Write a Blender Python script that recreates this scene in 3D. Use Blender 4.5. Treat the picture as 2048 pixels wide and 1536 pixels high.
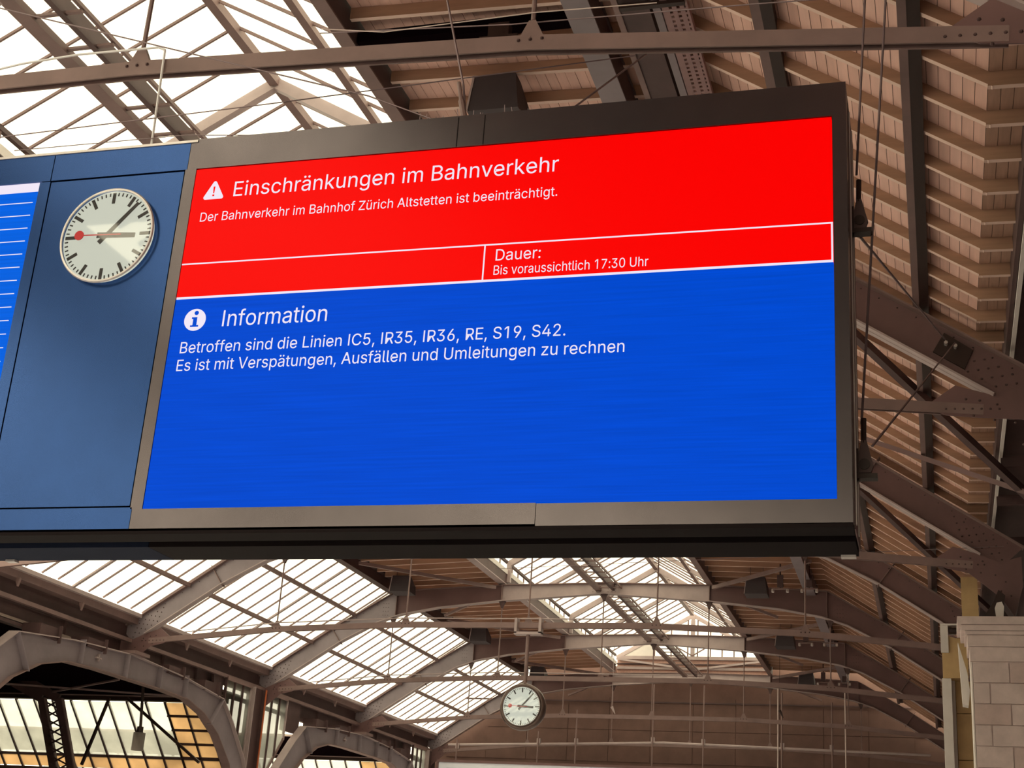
import bpy, math, random, json
from mathutils import Vector, Matrix
from mathutils.geometry import tessellate_polygon
random.seed(7)
S = bpy.context.scene
for o in list(bpy.data.objects): bpy.data.objects.remove(o)
COL = S.collection
# ------------------------------------------------------------------ camera
YAW, PITCH, ROLL, FPX, CXP, CYP = -0.27848041, 0.35270627, 0.06135669, 2857.16, 1090.378, 774.822
fw = Vector((math.sin(YAW)*math.cos(PITCH), math.cos(YAW)*math.cos(PITCH), math.sin(PITCH)))
r0 = Vector((math.cos(YAW), -math.sin(YAW), 0)); u0 = r0.cross(fw)
rt = r0*math.cos(ROLL) + u0*math.sin(ROLL); up = -r0*math.sin(ROLL) + u0*math.cos(ROLL)
cd = bpy.data.cameras.new('camera'); cam = bpy.data.objects.new('camera', cd); COL.objects.link(cam)
cam.matrix_world = Matrix(((rt.x, up.x, -fw.x, 0), (rt.y, up.y, -fw.y, 0), (rt.z, up.z, -fw.z, 0), (0, 0, 0, 1)))
cd.sensor_width = 36; cd.lens = FPX/2048*36
cd.shift_x = -(CXP-1024)/2048; cd.shift_y = (CYP-768)/2048
cd.clip_end = 500; cd.clip_start = .05
S.camera = cam
# ------------------------------------------------------------------ sky, exposure
W = bpy.data.worlds.new('overcast_sky'); S.world = W; W.use_nodes = True
nt = W.node_tree; bg = nt.nodes['Background']
SKY = (1.0, .9, .64); SKYS = 4.25
bg.inputs[0].default_value = (*SKY, 1); bg.inputs[1].default_value = SKYS
vs = S.view_settings; vs.view_transform = 'Standard'; vs.look = 'None'; vs.gamma = 1; vs.exposure = 0.0; vs.use_curve_mapping = False
EXPO = 1.0

# ------------------------------------------------------------------ materials
def srgb(c):
    return tuple(((v/255)/12.92 if v/255 <= .04045 else ((v/255+.055)/1.055)**2.4) for v in c)
def mat(name, rgb, rough=.6, metal=0., var=.18, scale=2.5, spec=.4, lin=False, stretch=(1, 1, 1), bump=0.):
    m = bpy.data.materials.new(name); m.use_nodes = True; n = m.node_tree.nodes; l = m.node_tree.links
    b = n['Principled BSDF']; c = rgb if lin else srgb(rgb); c = (c[0]*.96, min(1, c[1]/.95), min(1, c[2]/.78))
    b.inputs['Roughness'].default_value = rough; b.inputs['Metallic'].default_value = metal
    b.inputs['Specular IOR Level'].default_value = spec
    if var > 0:
        tc = n.new('ShaderNodeTexCoord'); mp = n.new('ShaderNodeMapping'); mp.inputs['Scale'].default_value = stretch
        nz = n.new('ShaderNodeTexNoise'); nz.inputs['Scale'].default_value = scale; nz.inputs['Detail'].default_value = 5
        nz.inputs['Roughness'].default_value = .62
        cr = n.new('ShaderNodeValToRGB')
        cr.color_ramp.elements[0].position = .3; cr.color_ramp.elements[1].position = .7
        cr.color_ramp.elements[0].color = (*[v*(1-var) for v in c], 1); cr.color_ramp.elements[1].color = (*[min(1, v*(1+var)) for v in c], 1)
        l.new(tc.outputs['Object'], mp.inputs[0]); l.new(mp.outputs[0], nz.inputs['Vector']); l.new(nz.outputs['Fac'], cr.inputs[0])
        l.new(cr.outputs[0], b.inputs['Base Color'])
        if bump:
            bp = n.new('ShaderNodeBump'); bp.inputs['Strength'].default_value = bump; bp.inputs['Distance'].default_value = .02
            l.new(nz.outputs['Fac'], bp.inputs['Height']); l.new(bp.outputs[0], b.inputs['Normal'])
    else: b.inputs['Base Color'].default_value = (*c, 1)
    return m
def emit(name, rgb, strength=1., lines=0., gloss=.25):
    m = bpy.data.materials.new(name); m.use_nodes = True; n = m.node_tree.nodes; l = m.node_tree.links
    b = n['Principled BSDF']; c = srgb(rgb)
    b.inputs['Base Color'].default_value = (0, 0, 0, 1); b.inputs['Roughness'].default_value = .35
    b.inputs['Specular IOR Level'].default_value = gloss
    b.inputs['Emission Strength'].default_value = strength; b.inputs['Emission Color'].default_value = (*c, 1)
    if lines:
        tc = n.new('ShaderNodeTexCoord'); mp = n.new('ShaderNodeMapping'); mp.inputs['Scale'].default_value = (.5, 1, 22)
        nz = n.new('ShaderNodeTexNoise'); nz.inputs['Scale'].default_value = 2.2; nz.inputs['Detail'].default_value = 6
        cr = n.new('ShaderNodeValToRGB'); cr.color_ramp.elements[0].position = .3; cr.color_ramp.elements[1].position = .72
        cr.color_ramp.elements[0].color = (*[v*(1-lines) for v in c], 1); cr.color_ramp.elements[1].color = (*[min(1, v*(1+lines)) for v in c], 1)
        l.new(tc.outputs['Object'], mp.inputs[0]); l.new(mp.outputs[0], nz.inputs['Vector']); l.new(nz.outputs['Fac'], cr.inputs[0])
        l.new(cr.outputs[0], b.inputs['Emission Color'])
    return m
def glassmat(name, tint, gloss=.06, haze=0., hz=(.9, .9, .85)):
    m = bpy.data.materials.new(name); m.use_nodes = True; n = m.node_tree.nodes; l = m.node_tree.links
    for x in list(n): n.remove(x)
    o = n.new('ShaderNodeOutputMaterial'); t = n.new('ShaderNodeBsdfTransparent'); t.inputs[0].default_value = (*tint, 1)
    g = n.new('ShaderNodeBsdfGlossy'); g.inputs['Roughness'].default_value = .03
    mx = n.new('ShaderNodeMixShader'); mx.inputs[0].default_value = gloss
    l.new(t.outputs[0], mx.inputs[1]); l.new(g.outputs[0], mx.inputs[2]); last = mx
    if haze:
        tr = n.new('ShaderNodeBsdfTranslucent'); tc = n.new('ShaderNodeTexCoord'); nz = n.new('ShaderNodeTexNoise'); nz.inputs['Scale'].default_value = .8
        nz.inputs['Detail'].default_value = 4
        cr = n.new('ShaderNodeValToRGB'); cr.color_ramp.elements[0].position = .35; cr.color_ramp.elements[1].position = .65
        cr.color_ramp.elements[0].color = (*[v*.72 for v in hz], 1); cr.color_ramp.elements[1].color = (*hz, 1)
        l.new(tc.outputs['Object'], nz.inputs['Vector']); l.new(nz.outputs['Fac'], cr.inputs[0]); l.new(cr.outputs[0], tr.inputs[0])
        m2 = n.new('ShaderNodeMixShader'); m2.inputs[0].default_value = haze
        l.new(mx.outputs[0], m2.inputs[1]); l.new(tr.outputs[0], m2.inputs[2]); last = m2
    l.new(last.outputs[0], o.inputs[0]); return m

M = {}
M['steel'] = mat('painted_steel', (128, 100, 88), .55, var=.16, scale=1.3)
M['steel_light'] = mat('pale_and_lit_steel', (172, 148, 134), .5, var=.14, scale=1.1)
M['steel_dark'] = mat('dark_painted_steel', (82, 58, 52), .55, var=.2, scale=1.5)
M['steel_brown'] = mat('brown_painted_steel', (112, 80, 72), .5, var=.14, scale=1.0)
M['steel_grey'] = mat('grey_painted_steel', (136, 119, 113), .5, var=.14, scale=1.0)
M['near_black'] = mat('near_black_metal', (46, 26, 19), .5, var=.15)
M['timber'] = mat('timber_board', (226, 177, 150), .75, var=.1, scale=1.2, stretch=(6, .5, 6))
M['timber_b'] = mat('timber_board_darker', (216, 167, 140), .75, var=.12, scale=1.4, stretch=(6, .5, 6))
M['rafter'] = mat('rafter_timber', (170, 128, 97), .75, var=.16, scale=1.4, stretch=(.6, 6, 6))
M['rafter_edge'] = mat('lit_rafter_edge', (226, 188, 160), .7, var=.08, scale=2)
M['pitch'] = mat('matte_black', (16, 7, 8), .9, spec=0., var=.1)  # even near-black without specular
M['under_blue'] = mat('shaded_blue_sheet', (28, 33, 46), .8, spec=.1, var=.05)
M['speaker'] = mat('speaker_black', (66, 54, 52), .6, var=.1)
M['soffit'] = mat('soffit_board', (176, 134, 106), .8, var=.14, stretch=(6, .5, 6))
M['deck'] = mat('roof_deck', (60, 45, 38), .8, var=.1)
M['glass'] = glassmat('roof_glass', (.755, .76, .76), .04)
M['shed_glass'] = glassmat('hazy_glass', (.56, .57, .59), .03, .3, (.8, .8, .74))
M['side_glass'] = glassmat('dusty_glass', (.55, .56, .58), .03, .3, (.8, .8, .74))
M['board_blue'] = mat('blue_coated_metal', (36, 66, 110), .24, metal=.75, var=.05, spec=.6)
M['board_grey'] = mat('charcoal_coated_metal', (92, 82, 77), .24, metal=.92, var=.1, scale=1.5, spec=.6)
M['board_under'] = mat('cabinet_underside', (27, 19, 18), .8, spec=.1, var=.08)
M['seam'] = mat('dark_seam', (8, 12, 20), .8, var=0)
M['chrome'] = mat('pale_metal_trim', (205, 190, 172), .35, metal=.5, var=.1)
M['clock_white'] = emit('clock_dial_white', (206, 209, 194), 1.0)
M['clock_black'] = mat('clock_marks_black', (28, 24, 28), .5, var=0)
M['clock_red'] = mat('clock_red', (205, 30, 40), .5, var=0)
M['clock_glass'] = glassmat('clock_cover_glass', (.98, .98, .97), .045)
M['clock_case'] = mat('clock_case_brown', (104, 84, 72), .35, metal=.6, var=.12)
M['red'] = emit('screen_red', (252, 0, 0), 1.0, lines=.0, gloss=.05)
M['blue'] = emit('screen_blue', (0, 74, 208), 1.0, lines=.1, gloss=.02)
M['blue2'] = emit('screen_blue_bright', (0, 98, 225), 1.0, lines=.1, gloss=.02)
M['white'] = emit('screen_white', (238, 228, 244), 1.0)
M['stone'] = mat('pier_sandstone', (212, 186, 166), .85, var=.12, scale=3, bump=.3)
M['stone_b'] = mat('pier_sandstone_b', (203, 174, 154), .85, var=.12, scale=3, bump=.3)
M['mortar'] = mat('pale_mortar', (228, 202, 182), .9, var=.06)
M['stone_pale'] = mat('pale_and_lit_stone', (222, 206, 184), .8, var=.06)
M['ochre'] = mat('ochre_stone', (196, 158, 104), .8, var=.12, scale=2)
M['plaster'] = mat('brown_wall_sheet', (108, 78, 64), .8, var=.16, scale=1.2)
M['floor'] = mat('station_floor', (228, 218, 206), .7, var=.08, scale=.6)
M['wall_side'] = mat('side_wall_plaster', (150, 128, 110), .85, var=.1)
M['cable'] = mat('steel_cable', (120, 98, 92), .4, metal=.5, var=0)
M['cable_white'] = mat('white_conduit', (232, 222, 205), .5, var=0)
M['sign_white'] = mat('white_sign', (235, 228, 220), .5, var=.03)
M['tag_grey'] = mat('grey_tag', (165, 155, 150), .5, var=0)
M['orange'] = mat('orange_downpipe', (190, 96, 52), .5, var=.1)
M['yellow_pane'] = glassmat('ochre_pane', (.36, .29, .2), .03, .6, (.72, .56, .4))
M['amber'] = mat('amber_panel', (200, 140, 80), .7, var=.15)
M['frosted'] = glassmat('frosted_lamp_glass', (.5, .47, .45), .05, .6, (.85, .8, .75))
M['tray'] = mat('perforated_tray', (150, 112, 102), .5, var=.1)
M['pig'] = mat('rust_brown', (94, 62, 52), .7, var=.2)

# ------------------------------------------------------------------ mesh builder
class MB:
    def __init__(s): s.v = []; s.f = []
    def add(s, vs_, fs):
        k = len(s.v); s.v += [tuple(v) for v in vs_]; s.f += [tuple(i+k for i in f) for f in fs]; return s
    def box(s, x0, x1, y0, y1, z0, z1):
        return s.add([(x0, y0, z0), (x1, y0, z0), (x1, y1, z0), (x0, y1, z0), (x0, y0, z1), (x1, y0, z1), (x1, y1, z1), (x0, y1, z1)],
                     [(0, 3, 2, 1), (4, 5, 6, 7), (0, 1, 5, 4), (1, 2, 6, 5), (2, 3, 7, 6), (3, 0, 4, 7)])
    def beam(s, p, q, w, h, upv=(0, 0, 1)):   # bar from p to q, width w across, height h along up
        p = Vector(p); q = Vector(q); d = (q-p).normalized(); u = Vector(upv); sd = d.cross(u)
        if sd.length < 1e-4: sd = d.cross(Vector((1, 0, 0)))
        sd.normalize(); u = sd.cross(d).normalized()
        vs_ = []
        for c in (p, q):
            for a, b in ((-1, -1), (1, -1), (1, 1), (-1, 1)): vs_.append(c + sd*a*w/2 + u*b*h/2)
        return s.add(vs_, [(0, 1, 2, 3), (7, 6, 5, 4), (0, 4, 5, 1), (1, 5, 6, 2), (2, 6, 7, 3), (3, 7, 4, 0)])
    def tube(s, p, q, r, n=6, r2=None):
        p = Vector(p); q = Vector(q); d = (q-p).normalized(); a = d.orthogonal().normalized(); b = d.cross(a); r2 = r if r2 is None else r2
        vs_ = [c + (a*math.cos(2*math.pi*i/n) + b*math.sin(2*math.pi*i/n))*rr for c, rr in ((p, r), (q, r2)) for i in range(n)]
        return s.add(vs_, [(i, (i+1) % n, n+(i+1) % n, n+i) for i in range(n)] + [tuple(range(n-1, -1, -1)), tuple(range(n, 2*n))])
    def path(s, pts, r, n=6):
        for a, b in zip(pts, pts[1:]): s.tube(a, b, r, n)
        return s
    def prism(s, poly, a0, a1, axis='y'):     # polygon in the two other axes (x,z for y; y,z for x; x,y for z)
        n = len(poly)
        g = {'y': lambda p, a: (p[0], a, p[1]), 'x': lambda p, a: (a, p[0], p[1]), 'z': lambda p, a: (p[0], p[1], a)}[axis]
        vs_ = [g(p, a0) for p in poly] + [g(p, a1) for p in poly]
        return s.add(vs_, [tuple(range(n)), tuple(range(2*n-1, n-1, -1))] + [(i, n+i, n+(i+1) % n, (i+1) % n) for i in range(n)])
    def strip(s, poly, w, t, axis='y', c=0.):  # plate of thickness t and width w following a polyline
        for a, b in zip(poly, poly[1:]):
            dx, dz = b[0]-a[0], b[1]-a[1]; l = math.hypot(dx, dz); nx, nz = -dz/l*t, dx/l*t
            s.prism([a, b, (b[0]+nx, b[1]+nz), (a[0]+nx, a[1]+nz)], c-w/2, c+w/2, axis)
        return s
    def lathe(s, prof, cen, axis=(0, -1, 0), n=48):   # prof: (radius, along axis)
        ax = Vector(axis).normalized(); a = ax.orthogonal().normalized(); b = ax.cross(a); cen = Vector(cen)
        vs_ = [cen + ax*h + (a*math.cos(2*math.pi*i/n) + b*math.sin(2*math.pi*i/n))*r for r, h in prof for i in range(n)]
        fs = [(j*n+i, j*n+(i+1) % n, (j+1)*n+(i+1) % n, (j+1)*n+i) for j in range(len(prof)-1) for i in range(n)]
        return s.add(vs_, fs)
    def mesh(s, name):
        me = bpy.data.meshes.new(name); me.from_pydata(s.v, [], s.f); me.update(); return me
def link(o, parent=None):
    COL.objects.link(o)
    if parent is not None: o.parent = parent
    return o
def obj(name, mb, m, parent=None, loc=(0, 0, 0), smooth=False):
    me = mb if isinstance(mb, bpy.types.Mesh) else mb.mesh(name)
    if m is not None and not me.materials: me.materials.append(m)
    if smooth:
        for p in me.polygons: p.use_smooth = True
    o = bpy.data.objects.new(name, me); o.location = loc; return link(o, parent)
def tag(o, label, cat, group=None):
    o['label'] = label; o['category'] = cat
    if group: o['group'] = group
    return o
def thing(name, label, cat, loc=(0, 0, 0), group=None):
    o = bpy.data.objects.new(name, None); o.empty_display_size = .2; o.location = loc; link(o); return tag(o, label, cat, group)
def struct(name, mb, m, parent=None):
    o = obj(name, mb, m, parent)
    if parent is None: o['kind'] = 'structure'
    return o
def stuff(o): o['kind'] = 'stuff'; return o

# ------------------------------------------------------------------ hall layout
X0 = -11.93; YA = 41.46; BAY = 10.0
def RY(n): return YA + n*BAY
BOT = [(0, 11.34), (3.97, 11.05), (6.5, 10.78), (8.0, 10.5), (8.9, 10.2), (10.365, 9.435), (12.9, 7.78)]
TOP = [(0, 11.75), (3.97, 11.67), (8.2, 11.45), (10.365, 10.2), (13.8, 7.95)]
def interp(P, s):
    s = abs(s)
    for a, b in zip(P, P[1:]):
        if a[0] <= s <= b[0]: return a[1] + (b[1]-a[1])*(s-a[0])/(b[0]-a[0])
    return P[-1][1]
def seg(P, a, b):
    return [(a, interp(P, a))] + [p for p in P if a < p[0] < b] + [(b, interp(P, b))]

# ------------------------------------------------------------------ big setting
struct('floor', MB().box(-90, 40, -60, 110, -1.7, -1.6), M['floor'])

def build_truss():
    """meshes shared by all trusses, local origin at the truss centre line"""
    D = {}
    def web(a, b, sg):
        t = seg(TOP, a, b); bo = seg(BOT, a, min(b, 12.9))
        if b > 12.9: bo = bo + [(13.3, 7.5)]
        poly = [(sg*x, z) for x, z in t] + [(sg*x, z) for x, z in reversed(bo)]
        return MB().prism(poly, -.012, .012)
    D['parts'] = []
    ranges = [(0, 3.97, 'steel_light', 'crown_beam'), (3.97, 8.2, 'steel_brown', 'arch_beam'), (8.2, 13.8, 'steel_grey', 'rafter_beam')]  # crown webs take a paler tone: the skylight falling on them is painted in
    for sg in (-1, 1):
        for a, b, m_, nm in ranges:
            if nm == 'rafter_beam' and sg == 1: m_ = 'steel_brown'
            D['parts'].append((nm, web(a, b, sg).mesh(nm), M[m_]))
            D['parts'].append(('top_flange', MB().strip([(sg*x, z-.02) for x, z in seg(TOP, a, b)], .30, .03 if sg > 0 else -.03).mesh('top_flange'), M['steel']))
            D['parts'].append(('bottom_flange', MB().strip([(sg*x, z) for x, z in seg(BOT, a, min(b, 12.9))], .30, .03 if sg > 0 else -.03).mesh('bottom_flange'), M['steel_light'] if sg > 0 else M['steel_light']))  # same paint as the rest; light off the floor is put into this pale tone
        for s in (3.97, 8.2, 10.6):
            zb, zt = interp(BOT, s)+.03, interp(TOP, s)-.02
            if s == 10.6: mb = MB().beam((sg*(s-.25), 0, zb+.05), (sg*(s+.25), 0, zt+.02), .2, .02, (1, 0, 0))
            else: mb = MB().box(sg*s-.012, sg*s+.012, -.14, .14, zb, zt)
            D['parts'].append(('stiffener_plate', mb.mesh('stiffener_plate'), M['steel']))
        g = [(11.9, 7.66), (12.35, 7.98), (12.9, 7.8), (13.3, 7.62), (13.75, 7.75), (13.75, 7.1), (13.55, 6.45), (13.3, 6.85), (12.65, 7.4), (12.2, 7.5)]
        D['parts'].append(('gusset_plate', MB().prism([(sg*x, z) for x, z in g], -.05, -.028).mesh('gusset_plate'), M['steel_brown']))
        g2 = [(11.9, 7.66), (12.35, 7.98), (12.9, 7.8), (13.3, 7.9), (13.75, 7.95), (14.0, 7.2), (13.3, 7.4), (12.65, 7.45), (12.2, 7.5)]
        if sg == 1: D['g2'] = MB().prism(g2, -.05, -.028).mesh('gusset_plate')
    D['parts'].append(('crown_plate', MB().prism([(-.55, 11.36), (.55, 11.36), (.55, 11.7), (-.55, 11.7)], -.03, .03).mesh('crown_plate'), M['steel_light']))
    # rivets, merged
    rv = MB()
    def rivet(x, z, y=-.05, r=.022): rv.tube((x, y, z), (x, y-.018, z), r, 6, r*.5)
    for sg in (-1, 1):
        for s in [9+i*.28 for i in range(17)]:
            rivet(sg*s, interp(TOP, s)-.1, -.012, .016)
        for i in range(5):
            for j in range(4): rivet(sg*(12.4+i*.2+j*.05), interp(TOP, 12.4+i*.2)-.2-j*.15, -.012)
        for i in range(7): rivet(sg*(12.2+i*.13), 7.6-i*.004)
        for i, j in ((12.5, 7.75), (12.7, 7.72), (12.95, 7.65), (12.6, 7.48), (12.9, 7.4), (13.2, 7.35), (13.4, 7.2), (13.3, 7.0), (13.5, 6.9)): rivet(sg*i, j)
        for i in range(3):
            for j in range(3): rivet(sg*(.15+i*.14), 11.43+j*.1, -.03, .014)
        for i in range(3):
            for j in range(4): rivet(sg*(8.55+i*.1), interp(BOT, 8.6)+.2+j*.15, -.012, .014)
        for s in (3.95, 8.3):
            for k in (-.12, 0, .12): rivet(sg*s+k, 8.2 if s < 5 else 8.02, -.06, .02)
    D['rivets'] = rv.mesh('rivets')
    # tie beam: two channels with a slot between
    tie = MB(); zt = [(-12.75, 7.6), (-8.3, 8.02), (-3.95, 8.2), (3.95, 8.2), (8.3, 8.02), (12.75, 7.6)]
    for a, b in zip(zt, zt[1:]):
        for y in (-.045, .045): tie.beam((a[0], y, a[1]-.03), (b[0], y, b[1]-.03), .02, .165)
        tie.beam((a[0], 0, a[1]+.05), (b[0], 0, b[1]+.05), .11, .015)
    D['tie'] = tie.mesh('tie_beam')
    D['hang'] = []
    for s, z in ((-8.3, 8.02), (-3.95, 8.2), (0, 8.2), (3.95, 8.2), (8.3, 8.02)):
        zb = interp(BOT, s)
        D['hang'].append((MB().tube((s, 0, z+.25), (s, 0, zb-.2), .025, 8).mesh('hanger_rod'),
                          MB().prism([(s-.13, z+.04), (s+.13, z+.04), (s+.035, z+.24), (s-.035, z+.24)], -.03, .03).mesh('tie_bracket'),
                          MB().prism([(s-.14, zb-.005), (s+.14, zb-.005), (s+.1, zb-.06), (s+.03, zb-.26), (s-.03, zb-.26), (s-.1, zb-.06)], -.05, .05).mesh('flange_bracket')))
    return D
TR = build_truss()
tlab = {-3: 'nearest roof truss, its long tie beam crossing the photo above the display board',
        -2: 'brown riveted roof truss right of the display board, carrying the black cable plate',
        -1: 'brown riveted roof truss whose foot lands above the stone pier at right',
        0: 'roof truss whose tie beam carries the round hanging clock',
        1: 'roof truss just behind the hanging clock, its pale crown under the skylight',
        2: 'second to last roof truss before the brown end wall',
        3: 'last roof truss, standing against the brown end wall'}
for n in range(-3, 4):
    t = thing('roof_truss', tlab[n], 'roof truss', (X0, RY(n), 0), 'steel roof trusses')
    for nm, me, m_ in TR['parts']:
        if n <= -2 and nm == 'gusset_plate' and me.vertices[0].co.x > 0: obj(nm, TR['g2'], m_, t, (.3 if n == -3 else 0, 0, 0))
        else: obj(nm, me, m_, t)
    tb = obj('tie_beam', TR['tie'], M['steel'], t)
    stuff(obj('rivets', TR['rivets'], M['steel_dark'], t))
    for rod, br, fb in TR['hang']:
        obj('hanger_rod', rod, M['steel'], t); obj('tie_bracket', br, M['steel'], t); obj('flange_bracket', fb, M['steel_dark'], t)
    if n == -2:
        p = obj('cable_plate', MB().prism([(12.04, 8.55), (12.22, 8.86), (12.64, 8.55), (12.5, 8.24)], -.06, -.03), M['near_black'], t)
        p['label'] = 'black steel anchor plate'
        obj('anchor_bolt', MB().tube((12.24, -.06, 8.66), (12.24, -.16, 8.66), .03), M['chrome'], p)
        obj('anchor_bolt', MB().tube((12.38, -.06, 8.6), (12.38, -.16, 8.6), .03), M['chrome'], p)

# ------------------------------------------------------------------ longitudinal beams
def longbeam(name, label, s, z, w, h, wt, m_, cat='beam', y0=2., y1=71.4, group=None, side=0):
    t = thing(name, label, cat, (X0+s, y0, z), group); L = y1-y0
    obj('bottom_flange', MB().box(-w/2, w/2, 0, L, 0, .03), m_, t)
    obj('web', MB().box(-wt/2+side*(w/2-wt/2), wt/2+side*(w/2-wt/2), 0, L, .03, h), M['steel_dark'], t)
    obj('top_flange', MB().box(-w/2, w/2, 0, L, h, h+.03), M['steel_dark'], t)
    return t
longbeam('edge_beam', 'dark steel beam along the right edge of the roof skylight', 3.97, 11.68, .22, .55, .03, M['steel'], group=None, side=1)
longbeam('edge_beam', 'pale steel beam along the left edge of the roof skylight', -4.0, 11.72, .3, .5, .03, M['steel_light'], side=1)
longbeam('roof_purlin', 'wide grey box purlin over the timber ceiling at top centre', 7.62, 11.3, .36, .5, .3, M['steel_grey'])
longbeam('roof_purlin', 'steel purlin at the ridge side of the left glazed roof', -8.45, 11.35, .3, .45, .03, M['steel_dark'])
longbeam('roof_purlin', 'dark steel purlin under the rafters, left of the two at right', 10.09, 10.41, .13, .24, .13, M['steel'])
longbeam('roof_purlin', 'dark steel purlin under the rafters, right of the two at right', 11.81, 9.29, .1, .22, .1, M['steel'])
for s, z in ((10.22, 10.42), (11.93, 9.31)):
    t = obj('dark_strip', MB().box(0, .15, 0, 69, 0, .24), M['near_black'], None, (X0+s-.075, 2, z-.012))  # near-black strip on the right side of each lower purlin
    tag(t, 'dark strip alongside the %s right hand purlin' % ('left' if s < 11 else 'far'), 'beam')
# catwalk along the crown
t = thing('ridge_catwalk', 'steel ladder walkway running along the crown under the skylight', 'walkway', (X0, 5, 11.45))
obj('rail', MB().box(-.32, -.1, 0, 66, 0, .12), M['steel'], t)
obj('rail', MB().box(.3, .4, 0, 66, .02, .3), M['steel_dark'], t)
obj('rail', MB().box(.62, .68, 0, 66, .1, .16), M['steel'], t)
me = MB().box(-.1, .66, -.03, .03, .05, .09).mesh('rung')
for i in range(80): obj('rung', me, M['steel'], t, (0, .5+i*.83, 0))

# ------------------------------------------------------------------ skylight (monitor) bays
MA, ME, SE = 14.85, 12.65, 3.9        # apex height, eave height, eave offset
def mz(s): return MA - (MA-ME)/SE*abs(s)
NB = 12; DY = BAY/NB
pane_cache = {}
def pane_mesh(key, p, q, w, m_):
    if key not in pane_cache: pane_cache[key] = MB().beam(p, q, w, .012).mesh('pane')
    return pane_cache[key]
bayname = {-4: 'above the nearest truss, at the very top left of the photo', -3: 'over the nearest tie beam at upper left', -2: 'right behind the top edge of the display board',
           -1: 'hidden mostly behind the display board', 0: 'just below the display board and before the clock truss crown',
           1: 'in the middle of the three seen under the display board', 2: 'farthest, ending at the glazed gable'}
for k in range(-4, 3):
    y0 = RY(k)
    t = thing('skylight_bay', 'raised glazed skylight section ' + bayname[k], 'skylight', (X0, y0, 0), 'skylight sections')
    for sg in (-1, 1):
        for i in range(NB):
            for a, b in ((.05, 2.32), (2.36, 3.88)):
                me = pane_mesh(('m', sg, a), (sg*a, 0, mz(a)+.05), (sg*b, 0, mz(b)+.05), DY-.05, None)
                obj('glass_pane', me, M['glass'], t, (0, (i+.5)*DY, 0))
            me = pane_mesh(('v', sg), (sg*3.92, 0, 12.3), (sg*3.92, 0, 12.6), DY-.05, None)
            obj('glass_pane', me, M['glass'], t, (0, (i+.5)*DY, 0))
        if ('b', sg) not in pane_cache: pane_cache['b', sg] = MB().beam((0, 0, mz(0)), (sg*SE, 0, mz(SE)), .038, .055).beam((sg*SE, 0, ME), (sg*SE, 0, 12.25), .045, .06, (0, 1, 0)).mesh('glazing_bar')
        for i in range(1, NB): obj('glazing_bar', pane_cache['b', sg], M['steel'], t, (0, i*DY, 0))
        if ('f', sg) not in pane_cache: pane_cache['f', sg] = MB().beam((0, 0, mz(0)-.12), (sg*(SE-.1), 0, mz(SE)-.12), .16, .22).beam((sg*(SE-.1), 0, ME-.02), (sg*(SE-.1), 0, 11.8), .16, .16, (0, 1, 0)).mesh('frame')
        obj('skylight_frame', pane_cache['f', sg], M['steel_light'], t, (0, .1, 0))
        if ('f2', sg) not in pane_cache: pane_cache['f2', sg] = MB().beam((0, 0, mz(0)-.08), (sg*SE, 0, mz(SE)-.08), .2, .14).mesh('frame')
        obj('skylight_rafter', pane_cache['f2', sg], M['steel_light'], t, (0, 5, 0))
        obj('eave_rail', MB().box(sg*SE-.05, sg*SE+.05, 0, BAY, ME-.1, ME), M['steel_dark'], t)
        obj('purlin', MB().box(sg*2.34-.07, sg*2.34+.07, 0, BAY, mz(2.34)-.16, mz(2.34)-.04), M['steel'], t)
        obj('sill_rail', MB().box(sg*3.92-.06, sg*3.92+.1, 0, BAY, 12.1, 12.28), M['stone_pale'], t)
        obj('curb_board', MB().box(sg*4.05-.02, sg*4.05+.02, 0, BAY, 11.9, 12.2), M['pig'], t)
    obj('ridge_bar', MB().box(-.09, .09, 0, BAY, MA-.2, MA-.02), M['steel'], t)
# gable of the skylight
yg = RY(3)+.35
t = thing('skylight_gable', 'glazed triangular gable closing the far end of the skylight', 'gable window', (X0, yg, 0))
for i, s in enumerate([-1.95, -1.1, -.25, .25, .9, 1.5, 2.1, 2.7, 3.3]):
    a, b = s, ([-1.1, -.25, .25, .9, 1.5, 2.1, 2.7, 3.3, 3.85])[i]
    obj('glass_pane', MB().prism([(a+.03, 12.62), (b-.03, 12.62), (b-.03, max(12.66, mz(b)-.25)), (a+.03, max(12.68, mz(a)-.25))], -.01, .01), M['glass'], t)
    obj('mullion', MB().box(a-.03, a+.03, -.04, .04, 12.6, mz(a)-.15), M['steel'], t)
obj('post', MB().box(-.1, .1, -.08, .08, 12.5, MA-.1), M['steel_light'], t)
obj('infill_panel', MB().prism([(-3.85, 12.6), (-1.98, 12.6), (-1.98, mz(1.98)-.2), (-3.85, mz(3.85)-.02)], -.03, .03), M['stone_pale'], t)
for sg in (-1, 1): obj('gable_rafter', MB().beam((0, 0, MA-.12), (sg*3.9, 0, mz(3.9)-.12), .12, .2), M['steel_light'], t)
obj('sill_beam', MB().box(-3.9, 3.9, -.1, .1, 12.45, 12.62), M['steel_light'], t)
obj('brace', MB().beam((-3.9, -.15, 12.45), (.1, -.15, 11.95), .05, .1).beam((3.9, -.15, 12.45), (.1, -.15, 11.95), .05, .1), M['steel_light'], t)
obj('brace', MB().beam((-1.2, -.1, 13.3), (0, -.1, 12.65), .04, .06).beam((1.1, -.1, 13.3), (0, -.1, 12.65), .04, .06), M['steel'], t)
obj('lower_board', MB().box(-3.9, 3.9, .1, .14, 11.7, 12.46), M['timber_b'], t)
obj('lower_rail', MB().box(-3.9, 3.9, -.05, .1, 11.95, 12.08), M['steel_light'], t)
obj('lower_rail', MB().box(-3.9, 3.9, -.05, .1, 12.2, 12.26), M['steel_dark'], t)

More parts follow.
